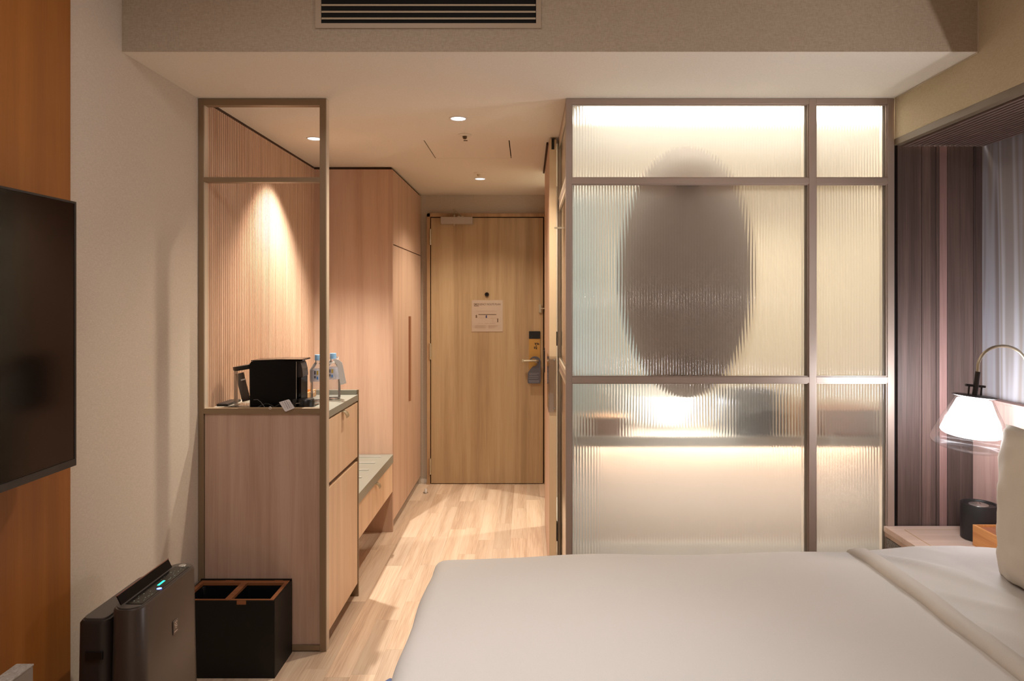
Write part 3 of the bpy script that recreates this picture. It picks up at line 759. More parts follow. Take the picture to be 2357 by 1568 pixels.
obj('panel', box(1.842, XW-0.001, -0.5, YS+0.010, 0.0, 1.045), M_HEAD, hbx)
obj('top_cap', box(1.838, XW-0.001, -0.5, YS+0.010, 1.046, 1.056, 0.001), M_HEAD, hbx)

# ------------------------------------------------------------------ nightstand
NZ = 0.518
ns = thing('nightstand', 'pale oak nightstand with dark woven drawer front beside the bed', 'nightstand', (1.65, 2.6, 0))
NX0, NX1, NY0, NY1 = 1.470, 1.838, 2.38, YS+0.005
obj('top', box(NX0, NX1, NY0, NY1, NZ-0.022, NZ, 0.001), wood('nightstand oak', srgb(206, 178, 160), srgb(220, 194, 176), srgb(230, 206, 190), 'x', scale=1.2), ns)
obj('body', box(NX0+0.016, NX1, NY0+0.004, NY1-0.002, 0.10, NZ-0.0225), M_OAK, ns)
obj('plinth', box(NX0+0.05, NX1, NY0+0.02, NY1-0.02, 0.0, 0.10), M_KICK, ns)
fab = weave('dark woven fabric', srgb(70, 64, 62), srgb(168, 160, 152), sc=420, dirs=((.3, 1, .3), (.3, .3, 1)), bump=0.5)
obj('frame', box(NX0+0.003, NX0+0.0155, NY0+0.002, NY1-0.002, NZ-0.040, NZ-0.0225), M_OAK, ns)
dw = obj('drawer', box(NX0+0.006, NX0+0.0155, NY0+0.012, NY1-0.010, 0.12, NZ-0.045, 0.001), fab, ns)
obj('knob', lathe([(0, 0.022), (0.012, 0.020), (0.014, 0.014), (0.006, 0.006), (0.006, 0)], (NX0+0.006, 2.6, 0.44), 20, Matrix.Rotation(-PI/2, 4, 'Y')), M_BRASS, dw, smooth=True)
inl = mat('brass inlay', srgb(206, 164, 96), 0.4, 0.4)
ib = new_bm(); zt = NZ+0.0003
def strip(p, q, w):
    p, q = Vector(p), Vector(q); n_ = (q-p).normalized().cross(Vector((0, 0, 1)))*w/2
    vs = [ib.verts.new(v) for v in (p-n_, q-n_, q+n_, p+n_)]; ib.faces.new(vs)
    vt2 = [ib.verts.new(v.co-Vector((0, 0, 0.0006))) for v in vs]; ib.faces.new(vt2[::-1])
    for a_ in range(4): ib.faces.new((vs[a_], vs[(a_+1) % 4], vt2[(a_+1) % 4], vt2[a_]))
strip((1.530, 2.775, zt), (1.530, 2.42, zt), 0.003); strip((1.530, 2.775, zt), (1.83, 2.775, zt), 0.0015)
obj('inlay', ib, inl, ns)

# black cylinder device
cyl = thing('round_charger', 'short black cylindrical device with silver top on the nightstand', 'speaker', (1.768, 2.67, NZ))
cyx, cyy = 1.765, 2.67
obj('body', lathe([(0, 0), (0.060, 0), (0.063, 0.003), (0.064, 0.135), (0.0625, 0.138), (0.054, 0.138), (0.052, 0.133), (0.0, 0.133)], (cyx, cyy, NZ+0.0006), 48), mat('black satin', srgb(36, 34, 34), 0.45), cyl, smooth=True)
obj('dial', lathe([(0, 0.139), (0.020, 0.1385), (0.033, 0.1345), (0.034, 0.133), (0, 0.133)], (cyx-0.002, cyy, NZ+0.0008), 40), M_STEEL, cyl, smooth=True)
pb_ = new_bm()
for (a_, b_) in ((-0.008, 0.0), (0.006, 0.004), (0.0, -0.009)): add_lathe(pb_, [(0, 0.0005), (0.003, 0.0005), (0.003, 0)], (cyx-0.002+a_, cyy+b_, NZ+0.1396), 10)
obj('dots', pb_, M_BLACK, cyl)
# wooden box
wb = thing('wooden_box', 'open orange oak box on the nightstand in front of the black cylinder', 'box', (1.78, 2.48, NZ))
wm = wood('orange oak', srgb(196, 132, 72), srgb(216, 152, 90), srgb(226, 166, 104), 'y', scale=3)
bx0, bx1, by0, by1, bz0, bz1 = 1.694, 1.834, 2.385, 2.600, NZ+0.0007, NZ+0.079
t = 0.008
obj('side', box(bx0, bx0+t, by0, by1, bz0, bz1, 0.0008), wm, wb); obj('side', box(bx1-t, bx1, by0, by1, bz0, bz1, 0.0008), wm, wb)
obj('end', box(bx0+t, bx1-t, by0, by0+t, bz0, bz1, 0.0008), wm, wb); obj('end', box(bx0+t, bx1-t, by1-t, by1, bz0, bz1, 0.0008), wm, wb)
obj('base', box(bx0+t, bx1-t, by0+t, by1-t, bz0, bz0+0.006), wm, wb)
obj('inner_lid', box(bx0+t+0.001, bx1-t-0.001, by0+t+0.001, by1-t-0.001, bz1-0.014, bz1-0.008), wood('reddish lid', srgb(150, 92, 62), srgb(172, 110, 78), srgb(186, 124, 92), 'y', scale=2), wb)

# ------------------------------------------------------------------ bedside lamp
LK = 660.0; LD = 1571.33/LK
LC = Vector(((2243-1215)/LK, LD, CAMZ-(912-690)/LK))     # disc centre
tilt = Matrix.Rotation(math.radians(5.5), 4, 'Y')
lp = thing('bedside_lamp', 'arched bedside lamp with glowing white shade inside a clear glass cone', 'lamp', LC)
def L(v): return tuple(LC + (tilt @ Vector(v)))
def LT(name, prof, m, n=48): return obj(name, lathe(prof, LC, n, tilt), m, lp, smooth=True)
M_LMETAL = mat('lamp dark metal', srgb(52, 46, 44), 0.45, 0.3)
LT('disc', [(0, 0.004), (0.060, 0.003), (0.069, 0.0), (0.060, -0.003), (0, -0.004)], M_LMETAL)
LT('glass_shade', [(0.050, -0.004), (0.057, -0.008), (0.096, -0.085), (0.119, -0.140), (0.123, -0.155), (0.121, -0.168), (0.107, -0.182), (0.070, -0.193), (0.0, -0.198)], M_SHADE)
LT('glow_shade', [(0.0, -0.010), (0.048, -0.011), (0.052, -0.014), (0.092, -0.116), (0.094, -0.126), (0.088, -0.134)], emis('lamp glow', (0.93, 0.95, 1.0, 1), 34.0))
LT('glow_base', [(0.0878, -0.1345), (0.078, -0.140), (0.06, -0.144), (0.0, -0.146)], emis('lamp glow base', (0.93, 0.95, 1.0, 1), 4.0))
b = new_bm(); add_tube(b, [L((0, 0, 0.003)), L((0.004, 0, 0.086))], 0.0085, 16)
obj('stem', b, M_LMETAL, lp, smooth=True)
b = new_bm(); add_tube(b, [L((-0.034, 0, 0.036)), L((0.034, 0, 0.036))], 0.0042, 10)
add_tube(b, [L((-0.022, 0, 0.002)), L((-0.022, 0, 0.036))], 0.003, 8); add_tube(b, [L((0.022, 0, 0.002)), L((0.022, 0, 0.036))], 0.003, 8)
obj('crossbar', b, M_LMETAL, lp, smooth=True)
e0 = Vector(L((0.004, 0, 0.080)))
pts = [e0+Vector((0, 0, 0.0)), e0+Vector((0.0, 0, 0.02))]
R0 = 0.086; cc = e0+Vector((R0, 0, 0.02))
for k in range(1, 17):
    a = PI-k/16*PI; pts.append(cc+Vector((R0*math.cos(a), 0, R0*0.88*math.sin(a))))
last = pts[-1]
pts += [last+Vector((0.0, 0, -0.06)), last+Vector((0.004, 0, -0.12)), last+Vector((0.03, 0, -0.155)), Vector((1.836, LD, last.z-0.160))]
obj('arm', tube(pts, 0.0052, 12), M_BRASS, lp, smooth=True)

# ------------------------------------------------------------------ bed
BX0, BX1, BYN, BYF = -0.325, 1.80, 0.72, 2.352
ZT = 0.582
bed = thing('bed', 'wide bed with smooth pale cotton duvet folded back near the pillow', 'bed', (0.7, 1.5, 0))
obj('base', box(-0.22, BX1+0.02, BYN+0.12, BYF-0.11, 0.0, 0.27, 0.01), weave('bed base cloth', srgb(120, 112, 104), srgb(140, 132, 124)), bed)
obj('mattress', box(-0.27, BX1+0.03, BYN+0.07, BYF-0.06, 0.275, ZT-0.03, 0.04, 4), M_PILLOW, bed)
def wrapc(a, lo, hi, r):
    """extended coordinate -> (position, drop)"""
    if a < lo+r:
        s = lo+r-a; q = r*PI/2
        if s <= q: th = s/r; return lo+r-r*math.sin(th), r*(1-math.cos(th))
        return lo, r+(s-q)
    if a > hi-r:
        s = a-(hi-r); q = r*PI/2
        if s <= q: th = s/r; return hi-r+r*math.sin(th), r*(1-math.cos(th))
        return hi, r+(s-q)
    return a, 0.0
def sm(t): t = max(0, min(1, t)); return t*t*(3-2*t)
from mathutils import noise as mn
def duvet(x_lo, x_hi, top, drop, foot, r, nx, ny, amp, wr=None):
    bm = new_bm(); grid = []
    a0 = x_lo-(drop if foot else 0); a1 = x_hi
    for i in range(nx+1):
        a = a0+(a1-a0)*i/nx; row = []
        for j in range(ny+1):
            b_ = (BYN-drop)+((BYF+drop)-(BYN-drop))*j/ny
            if foot: x, d1_ = wrapc(a, x_lo, 99, r)
            else: x, d1_ = a, 0
            yf = BYF-(0.42*max(0, a-1.45)**1.3 if a > 1.45 else 0)
            y, d2_ = wrapc(b_, BYN, yf, r)
            dd = min(max(d1_, d2_)+0.25*min(d1_, d2_), drop-0.03)
            z = top(a, b_)-dd
            # rounded corner in plan at the foot
            if foot:
                cr = 0.055
                ex, ey = (x_lo+cr)-x, y-(BYF-cr)
                if ex > 0 and ey > 0:
                    ln = math.hypot(ex, ey)
                    if ln > cr: x = x_lo+cr-ex/ln*cr; y = BYF-cr+ey/ln*cr
            n_ = mn.noise(Vector((a*3.0, b_*3.0, 1.7)))*amp+mn.noise(Vector((a*9, b_*7, 4.2)))*amp*0.25
            hang = min(1, dd/0.12)
            z += n_*(1-0.6*hang)
            if d1_ > 0: x += 0.010*hang*math.sin(b_*17+1.2)+n_
            if d2_ > 0: y += 0.010*hang*math.sin(a*15)*(1 if b_ > 1.5 else -1)
            if wr: z += wr(a, b_)
            row.append(bm.verts.new((x, y, z)))
        grid.append(row)
    for i in range(nx):
        for j in range(ny):
            bm.faces.new((grid[i][j], grid[i+1][j], grid[i+1][j+1], grid[i][j+1]))
    return bm, grid
top1 = lambda a, b_: ZT+0.012*sm((a+0.3)/0.5)-0.012*sm((b_-2.05)/0.3)+0.016*sm((a-0.55)/0.5)+0.012*math.sin(max(0, min(1, (a+0.3)/1.5))*PI)
bm, _ = duvet(BX0, 1.20, top1, 0.30, True, 0.055, 110, 110, 0.005)
def shell(name, bm, m, parent, th=0.018):
    o = obj(name, bm, m, parent, smooth=True, recalc=False, angle=180)
    md = o.modifiers.new('thickness', 'SOLIDIFY'); md.thickness = th; md.offset = -1
    return o
shell('duvet', bm, M_DUVET, bed)
def wrk(a, b_):
    s = 0
    for (ax, bx_, dirx, diry, wdt, h, ln) in ((1.30, 1.95, .5, -.86, 0.022, 0.009, .30), (1.22, 2.12, .62, -.78, 0.018, 0.008, .22), (1.38, 1.65, .62, -.78, 0.022, 0.009, .35), (1.50, 1.95, .5, -.86, 0.020, 0.006, .25), (1.27, 1.50, .45, -.9, 0.03, 0.010, .3)):
        u = (a-ax)*dirx+(b_-bx_)*diry; v = -(a-ax)*diry+(b_-bx_)*dirx
        s += h*math.exp(-(v/wdt)**2)*math.exp(-(u/ln)**2)
    return s
top2 = lambda a, b_: ZT+0.040+0.016*sm((a-1.1)/0.25)-0.018*sm((b_-2.12)/0.25)-0.030*sm((a-1.60)/0.2)-0.022*sm((a-1.28)/0.12)*sm((2.2-b_)/0.1)
bm, _ = duvet(1.098, 1.80, top2, 0.26, False, 0.06, 90, 120, 0.004, wrk)
fo = shell('folded_top', bm, M_DUVET, bed, 0.020)
# hem band along the fold
bm = new_bm(); prev = None
for j in range(0, 121):
    b_ = (BYN-0.2)+((BYF+0.2)-(BYN-0.2))*j/120
    y, d2_ = wrapc(b_, BYN, BYF, 0.06); dd = min(d2_, 0.24)
    row = []
    wob = 0.006*mn.noise(Vector((0, b_*6, 2.0)))
    for (ax, h) in ((1.088, -0.016), (1.084, -0.004), (1.090, 0.006), (1.112, 0.0095), (1.138, 0.0085), (1.1435, 0.003)):
        x = ax+wob
        row.append(bm.verts.new((x, y+(h*0.6 if d2_ > 0.05 else 0), top2(1.12, b_)-dd+h+mn.noise(Vector((1.1*3.0, b_*3.0, 1.7)))*0.004+0.002*mn.noise(Vector((ax*30, b_*26, 0))))))
    if prev:
        for k in range(5): bm.faces.new((prev[k], row[k], row[k+1], prev[k+1]))
    prev = row
obj('hem', bm, M_HEM, bed, smooth=True, angle=180)

# pillow standing against the headboard
def pillow_mesh(w, h, t, n=40, m=32):
    bm = new_bm(); gr = {}
    for side in (1, -1):
        for i in range(n+1):
            for j in range(m+1):
                u, v = i/n*2-1, j/m*2-1
                edge = (i in (0, n)) or (j in (0, m))
                if side == -1 and edge: gr[(side, i, j)] = gr[(1, i, j)]; continue
                pin = 1-0.05*(1-abs(v))*abs(u)**3; pin2 = 1-0.05*(1-abs(u))*abs(v)**3
                prof = ((1-abs(u)**2.6)*(1-abs(v)**2.6))**0.42
                wr_ = 0.004*mn.noise(Vector((u*3, v*6, side*2.0)))+0.003*mn.noise(Vector((u*9, v*4, side*5.0)))
                rim = 0.006*mn.noise(Vector((u*7, v*7, 9.0)))
                gr[(side, i, j)] = bm.verts.new((side*(t/2*prof+wr_*(0 if edge else 1)), u*w/2*pin+rim, v*h/2*pin2+rim))
    for side in (1, -1):
        for i in range(n):
            for j in range(m):
                q = [gr[(side, i, j)], gr[(side, i+1, j)], gr[(side, i+1, j+1)], gr[(side, i, j+1)]]
                if side == -1: q = q[::-1]
                bm.faces.new(q)
    return bm
pm = pillow_mesh(0.72, 0.462, 0.17)
PC = Vector((1.430, 1.720, 0.853))
for v in pm.verts: v.co = PC + (Matrix.Rotation(math.radians(-3), 3, 'Z') @ Matrix.Rotation(math.radians(2.5), 3, 'Y') @ Matrix.Rotation(math.radians(-1.5), 3, 'X') @ v.co)
pw = obj('pillow', pm, M_PILLOW, None, smooth=True, angle=180)
tag(pw, 'plump beige cotton pillow propped upright at the head of the bed', 'pillow')

# blue slipper on the floor beyond the bed foot
sl = thing('slipper', 'blue slipper on the floor just past the bed foot', 'slipper', (-0.515, 2.42, 0))
def slip_outline(k=1.0):
    return [(-0.515+k*(0.050*math.cos(a) if math.sin(a) > 0 else 0.042*math.cos(a)), 2.42+k*0.140*math.sin(a)) for a in [2*PI*i/28 for i in range(28)]]
M_BLUE = weave('blue towelling', srgb(78, 92, 128), srgb(104, 120, 156), sc=500)
obj('sole', prism(slip_outline(), 'z', 0.001, 0.014), M_BLUE, sl, smooth=True)
bm = new_bm(); gr = []
for i in range(13):
    t = i/12; yy = 2.43+t*0.127; hw = 0.050*math.sqrt(max(0.0, 1-((yy-2.42)/0.142)**2))+0.002; hgt = 0.052-0.030*t
    gr.append([bm.verts.new((-0.515+hw*math.cos(a), yy, 0.013+hgt*math.sin(a))) for a in [PI*k/12 for k in range(13)]])
for a_, b_ in zip(gr, gr[1:]):
    for k in range(12): bm.faces.new((a_[k], a_[k+1], b_[k+1], b_[k]))
up_ = obj('upper', bm, M_BLUE, sl, smooth=True, angle=180)
md = up_.modifiers.new('thickness', 'SOLIDIFY'); md.thickness = 0.004

# ------------------------------------------------------------------ television and its panel wall
struct('wall_panel_left', box(XL-0.001, -1.340, -1.2, 2.0, 0, HZ-0.001), M_ORANGE)
tv = thing('television', 'large black flat television mounted on the orange wood panel', 'television', (-1.26, 1.25, 1.35))
TX = -1.240; ty0, ty1 = 0.62, 1.875; tz0, tz1 = CAMZ-(1071-690)/838.0, CAMZ+(690-465)/838.0
obj('casing', box(TX-0.035, TX-0.004, ty0, ty1, tz0, tz1, 0.003), M_BLACK, tv)
obj('screen', box(TX-0.0039, TX-0.0012, ty0+0.006, ty1-0.008, tz0+0.020, tz1-0.006), M_SCREEN, tv)
bz = new_bm()
add_box(bz, TX-0.0039, TX, ty1-0.0075, ty1, tz0, tz1); add_box(bz, TX-0.0039, TX, ty0, ty1-0.0075, tz1-0.0055, tz1)
add_box(bz, TX-0.0039, TX, ty0, ty1-0.0075, tz0, tz0+0.019); obj('bezel', bz, mat('bezel', srgb(34, 32, 32), 0.4), tv)
obj('wall_mount', box(-1.3395, TX-0.036, 1.05, 1.45, 1.2, 1.5), M_BLACK, tv)

# low console end panel (grey speckled top) at the lower left corner
cs = thing('console_panel', 'grey speckled narrow upright console end below the television', 'console', (-1.15, 1.1, 0))
M_SPK = weave('speckled grey laminate', srgb(128, 120, 112), srgb(158, 150, 142), sc=240, dirs=((1, 1, 1), (.5, .5, .5)), rough=0.5)
cz_ = 0.62
obj('top_cap', box(-1.170, -1.130, 0.2, 1.562, cz_-0.004, cz_, 0.001), M_SPK, cs)
obj('body', box(-1.169, -1.131, 0.2, 1.560, 0.0, cz_-0.0045), mat('console grey', srgb(116, 106, 98), 0.6), cs)

# ------------------------------------------------------------------ air cleaner
ac = thing('air_cleaner', 'brown grey floor air cleaner with open flap and lit control panel', 'air cleaner', (-1.15, 2.03, 0))
def rrect(x0, x1, y0, y1, r, n=7):
    pts = []
    for cx, cy, a0 in ((x1-r, y1-r, 0), (x0+r, y1-r, 90), (x0+r, y0+r, 180), (x1-r, y0+r, 270)):
        for k in range(n+1):
            a = math.radians(a0+90*k/n); pts.append((cx+r*math.cos(a), cy+r*math.sin(a)))
    return pts
def loft(levels):
    """levels: list of (poly, z or z-function)"""
    bm = new_bm(); rings = []
    for poly, z in levels:
        rings.append([bm.verts.new((p[0], p[1], z(p) if callable(z) else z)) for p in poly])
    n_ = len(rings[0])
    for a_, b_ in zip(rings, rings[1:]):
        for k in range(n_): bm.faces.new((a_[k], a_[(k+1) % n_], b_[(k+1) % n_], b_[k]))
    bm.faces.new(rings[0][::-1]); bm.faces.new(rings[-1])
    return bm
AX0, AX1, AY0, AY1, AH = -1.150, -1.062, 1.865, 2.205, 0.602
tp = lambda g: rrect(AX0-g, AX1+g, AY0-g, AY1+g, 0.042+g)
obj('front_body', loft([(tp(0.010), 0.012), (tp(0.008), 0.2), (tp(0.0), AH-0.006), (tp(-0.004), AH)]), M_GREY, ac, smooth=True)
obj('top_panel', loft([(tp(-0.008), AH+0.0005), (tp(-0.009), AH+0.003)]), M_GREYD, ac, smooth=True)
RH = 0.572
rp = lambda g: rrect(-1.235-g, AX0-0.0025, AY0+0.002-g, AY1-0.02+g, 0.022+g)
bm = loft([(rp(0.008), 0.012), (rp(0.0), RH-0.008), (rp(-0.006), RH)])
obj('rear_body', bm, mat('air cleaner rear', srgb(38, 30, 27), 0.45), ac, smooth=True)
rr = lambda g: rrect(-1.228-g, AX0-0.012, AY0+0.012-g, AY1-0.04+g, 0.016)
obj('outlet_grille', loft([(rr(0), RH+0.0005), (rr(-0.002), RH+0.004)]), M_GREYD, ac, smooth=True)
obj('carry_recess_shade', box(-1.208, -1.160, AY0-0.0045, AY0+0.002, 0.470, 0.492, 0.002), M_BLACK, ac)  # black plate on the body, its colour stands in for shade inside the recess
# flap, leaning back
fb = new_bm()
q = [(-1.146, 1.895), (-1.146, 2.155)]
vs = []
for (x, z) in ((-1.128, AH+0.003), (-1.131, AH+0.003), (-1.143, AH+0.027), (-1.140, AH+0.027)):
    vs.append(((x, z)))
A = [fb.verts.new((x, 1.895, z)) for x, z in vs]; B = [fb.verts.new((x, 2.165, z)) for x, z in vs]
fb.faces.new(A); fb.faces.new(B[::-1])
for k in range(4): fb.faces.new((A[k], B[k], B[(k+1) % 4], A[(k+1) % 4]))
obj('flap', fb, mat('flap black', srgb(5, 5, 6), 0.3, spec=0.1), ac)
obj('flap_edge', box(-1.1435, -1.140, 1.893, 2.167, AH+0.0272, AH+0.029), mat('reddish edge', srgb(110, 66, 50), 0.4), ac)
obj('control_strip', box(-1.120, -1.074, 1.90, 2.165, AH+0.0031, AH+0.0045, 0.0005), M_BLACKG, ac)
obj('power_button', lathe([(0, 0.0012), (0.010, 0.0010), (0.011, 0)], (-1.102, 2.178, AH+0.0032), 24), M_STEEL, ac, smooth=True)
obj('indicator_light', box(-1.098, -1.092, 2.022, 2.056, AH+0.0046, AH+0.0052), emis('green led', (0.02, 0.9, 0.45, 1), 2.4), ac)
obj('indicator_light', lathe([(0, 0.0008), (0.006, 0.0004), (0.007, 0)], (-1.080, 2.000, AH+0.0046), 16), emis('blue led', (0.06, 0.12, 1.0, 1), 7.0), ac)
ic = new_bm(); random.seed(5)
for k in range(58):
    yy = 1.91+random.random()*0.245; xx = -1.113+random.random()*0.034
    if 2.00 < yy < 2.06: continue
    add_box(ic, xx, xx+0.001+0.001*random.random(), yy, yy+0.001+random.random()*0.005, AH+0.0046, AH+0.0048)
obj('panel_print', ic, mat('panel print', srgb(120, 140, 126), 0.5), ac)['kind'] = 'stuff'
bd_ = thing_parent = ac
kb = 0.452
obj('badge', box(AX1+0.0030, AX1+0.0055, 2.036, 2.062, kb, kb+0.040, 0.0005), mat('badge', srgb(80, 66, 58), 0.4), ac)
bb = new_bm()
for (a_, b_) in ((0.36, 0.80), (0.62, 0.82), (0.25, 0.64), (0.52, 0.66), (0.40, 0.52), (0.62, 0.50), (0.46, 0.38)):
    add_box(bb, AX1+0.0055, AX1+0.0060, 2.036+0.026*a_, 2.036+0.026*a_+0.003, kb+0.040*b_, kb+0.040*b_+0.003)
add_box(bb, AX1+0.0055, AX1+0.0060, 2.040, 2.058, kb+0.006, kb+0.0075)
obj('badge_print', bb, mat('badge print', srgb(210, 190, 175), 0.5), ac)

# ------------------------------------------------------------------ two part waste bin
wbn = thing('waste_bin', 'black two compartment waste bin with brown rim before the cabinet', 'waste bin', (-1.16, 2.72, 0))
RX0, RX1, RY0, RY1, RZ = -1.345, -0.971, 2.618, 2.812, 0.298
obj('front_board', box(RX0, RX1, RY0, RY0+0.006, 0.0, RZ-0.001, 0.0006), M_BLACKM, wbn)
obj('rear_board', box(RX0, RX1, RY1-0.006, RY1, 0.0, RZ+0.006, 0.0006), M_BLACKM, wbn)
obj('side_board', box(RX1-0.006, RX1, RY0+0.0065, RY1-0.0065, 0.0, RZ-0.0005, 0.0006), M_BLACKM, wbn)
obj('side_board', box(RX0, RX0+0.006, RY0+0.0065, RY1-0.0065, 0.0, RZ-0.0005, 0.0006), M_BLACKM, wbn)
obj('bottom', box(RX0+0.0065, RX1-0.0065, RY0+0.0065, RY1-0.0065, 0.0, 0.006), M_BLACKM, wbn)
M_BRN = wood('brown bin rim', srgb(118, 70, 40), srgb(142, 88, 52), srgb(158, 102, 64), 'x', scale=2)
rz0, rz1 = RZ-0.010, RZ+0.001
obj('rim_bar', box(RX0+0.0065, RX1-0.0065, RY0+0.0065, RY0+0.014, rz0, rz1), M_BRN, wbn)
obj('rim_bar', box(RX0+0.0065, RX1-0.0065, RY1-0.030, RY1-0.0065, rz0, rz1), M_BRN, wbn)
obj('rim_bar', box(RX1-0.022, RX1-0.0065, RY0+0.014, RY1-0.030, rz0, rz1), M_BRN, wbn)
obj('rim_bar', box(RX0+0.0065, RX0+0.022, RY0+0.014, RY1-0.030, rz0, rz1), M_BRN, wbn)
obj('rim_bar', box(-1.168, -1.143, RY0+0.014, RY1-0.030, rz0, rz1), M_BRN, wbn)
for xx in (-1.300, -1.098):
    obj('rim_tab', box(xx-0.0175, xx+0.0175, RY0-0.0022, RY0-0.0004, RZ-0.014, RZ+0.001), M_BRN, wbn)
    obj('rim_tab', box(xx-0.012+0.07, xx+0.022+0.07, RY1-0.008, RY1+0.0005, RZ+0.0002, RZ+0.0022), M_BRN, wbn)
M_BAG = mat('black bin liner', srgb(20, 20, 22), 0.22)
def liner(x0, x1, y0, y1, seed):
    bm = new_bm(); rings = []
    n_ = 44
    for (ins, z) in ((0.0, rz0-0.001), (0.003, RZ-0.03), (0.008, RZ-0.08), (0.014, RZ-0.15), (0.03, RZ-0.22)):
        P = rrect(x0+ins, x1-ins, y0+ins, y1-ins, 0.012, 10)
        rings.append([bm.verts.new((p[0]+0.005*mn.noise(Vector((p[0]*60, p[1]*60, z*25+seed))), p[1]+0.005*mn.noise(Vector((p[1]*60, p[0]*60, z*25+seed+9))), z)) for p in P])
    m_ = len(rings[0])
    for a_, b_ in zip(rings, rings[1:]):
        for k in range(m_): bm.faces.new((a_[k], b_[k], b_[(k+1) % m_], a_[(k+1) % m_]))
    bm.faces.new(rings[-1])
    return bm
obj('liner', liner(RX0+0.024, -1.170, RY0+0.016, RY1-0.032, 1), M_BAG, wbn, recalc=False, smooth=True, angle=60)
obj('liner', liner(-1.141, RX1-0.024, RY0+0.016, RY1-0.032, 7), M_BAG, wbn, recalc=False, smooth=True, angle=60)

# ------------------------------------------------------------------ things on the minibar counter
T0 = CTZ+0.0005
tr = thing('serving_tray', 'thin black tray under the coffee machine', 'tray', (-1.10, 2.93, CTZ))
obj('base', box(-1.272, -0.925, 2.862, 3.02, T0, T0+0.004, 0.001), M_BLACKG, tr)
obj('lip', box(-1.272, -0.925, 2.860, 2.8615, T0, T0+0.007), M_BLACKG, tr)
TT = T0+0.0045
cm = thing('coffee_machine', 'black capsule coffee machine on the minibar counter', 'coffee machine', (-1.08, 2.94, TT))
def u(px): return (px-1215)/541.0
def vz(py): return CAMZ-(py-690)/541.0
MY0, MY1 = 2.905, 3.015
mb0, mb1 = TT+0.0, vz(832)
body = prism([(u(575), mb0), (u(682), mb0), (u(682), mb1), (u(578), mb1-0.001), (u(574), mb1-0.012)], 'y', MY0, MY1)
obj('body', body, mat('machine black', srgb(8, 7, 7), 0.4, spec=0.2), cm)
obj('lid', prism([(u(577), mb1+0.0005), (u(680), mb1+0.0005), (u(695), mb1+0.002), (u(696.5), mb1+0.006), (u(694), mb1+0.008), (u(640), mb1+0.0085), (u(577), mb1+0.004)], 'y', MY0+0.002, MY1-0.002), M_BLACKG, cm)
obj('spout', prism([(u(682), vz(870)), (u(693), vz(869)), (u(693.5), vz(865)), (u(692), vz(850)), (u(689), vz(838)), (u(686), vz(833)), (u(682), vz(833))], 'y', MY0+0.02, MY1-0.02), mat('dark chrome', srgb(96, 88, 86), 0.25, 0.7), cm)
obj('side_rail', box(u(681.5), u(682.8), MY0-0.0015, MY0-0.0002, mb0+0.002, mb1-0.002), M_STEEL, cm)
obj('column', box(u(682.8), u(691), MY0+0.012, MY1-0.012, mb0+0.012, vz(870), 0.002), M_BLACKG, cm)
obj('drip_tray', box(u(682.8), u(700), MY0+0.008, MY1-0.008, mb0, mb0+0.011, 0.002), M_BLACKG, cm)
tk = obj('water_tank', lathe([(0.0, 0.002), (0.047, 0.002), (0.050, 0.008), (0.050, 0.150), (0.048, 0.150), (0.048, 0.008), (0.0, 0.006)], (-1.2225, 2.962, TT+0.002), 32), M_CLEAR, cm, smooth=True)
lidm = Matrix.Rotation(math.radians(-9), 4, 'Y')
obj('tank_lid', lathe([(0, 0.0), (0.050, 0.0), (0.054, 0.004), (0.054, 0.018), (0, 0.020)], (-1.219, 2.962, TT+0.158), 32, lidm), M_BLACK, cm, smooth=True)
sa = thing('sachet', 'black foil sachet with white band standing in the clear tank', 'sachet', (u(566), 2.94, TT+0.01))
MS = Matrix.Translation((-1.236, 2.962, TT+0.080)) @ Matrix.Rotation(math.radians(-14), 4, 'Y')
def sbox(x0, x1, y0, y1, z0, z1):
    bm = new_bm(); add_box(bm, x0, x1, y0, y1, z0, z1, MS); bmesh.ops.recalc_face_normals(bm, faces=bm.faces); return bm
obj('pouch', sbox(-0.017, 0.017, -0.004, 0.004, -0.062, 0.062), mat('black foil', srgb(70, 62, 60), 0.25, 0.5), sa)
obj('band', sbox(0.0, 0.0172, -0.0048, 0.0048, 0.028, 0.034), M_WHITE, sa)
# power adaptor, cables and tag
pa = thing('power_adaptor', 'low round black power adaptor beside the coffee machine', 'adaptor', (u(703), 2.885, TT))
obj('body', lathe([(0, 0), (0.030, 0), (0.0345, 0.004), (0.035, 0.030), (0.031, 0.036), (0.0, 0.037)], (u(706), 2.897, T0+0.0075), 32), M_BLACK, pa, smooth=True)
obj('plug', box(u(679), u(688), 2.870, 2.890, T0+0.0078, vz(917), 0.004), M_BLACK, pa)
obj('pin', tube([(u(688), 2.868, vz(926)), (u(698), 2.866, vz(925))], 0.0015, 8), M_STEEL, pa)
cbv = pa
pts = []
for k in range(41):
    t_ = k/40
    pts.append((u(600)+(u(690)-u(600))*t_, 2.878+0.008*math.sin(t_*9), TT+0.0045+0.014*abs(math.sin(t_*7.5))))
obj('cord', tube(pts, 0.0035, 8), M_BLACK, cbv, smooth=True)
pts = [(u(588), 2.885, vz(919)), (u(598), 2.88, vz(918)), (u(606), 2.876, vz(923)), (u(613), 2.872, vz(931)), (u(619), 2.87, vz(937.3))]
obj('thin_wire', tube(pts, 0.0014, 8), mat('grey wire', srgb(96, 92, 90), 0.4), cbv, smooth=True)
tg = thing('rating_tag', 'small white printed tag hanging over the counter front edge', 'tag', (u(660), 2.80, vz(934)))
KTG = K(2.808)
tgp = [(642.5, 926), (664, 919.5), (666.5, 920.5), (678, 937.5), (677, 940), (659, 947.5), (656, 947)]
TM = lambda p: ((p[0]-1215)/KTG, CAMZ-(p[1]-690)/KTG)
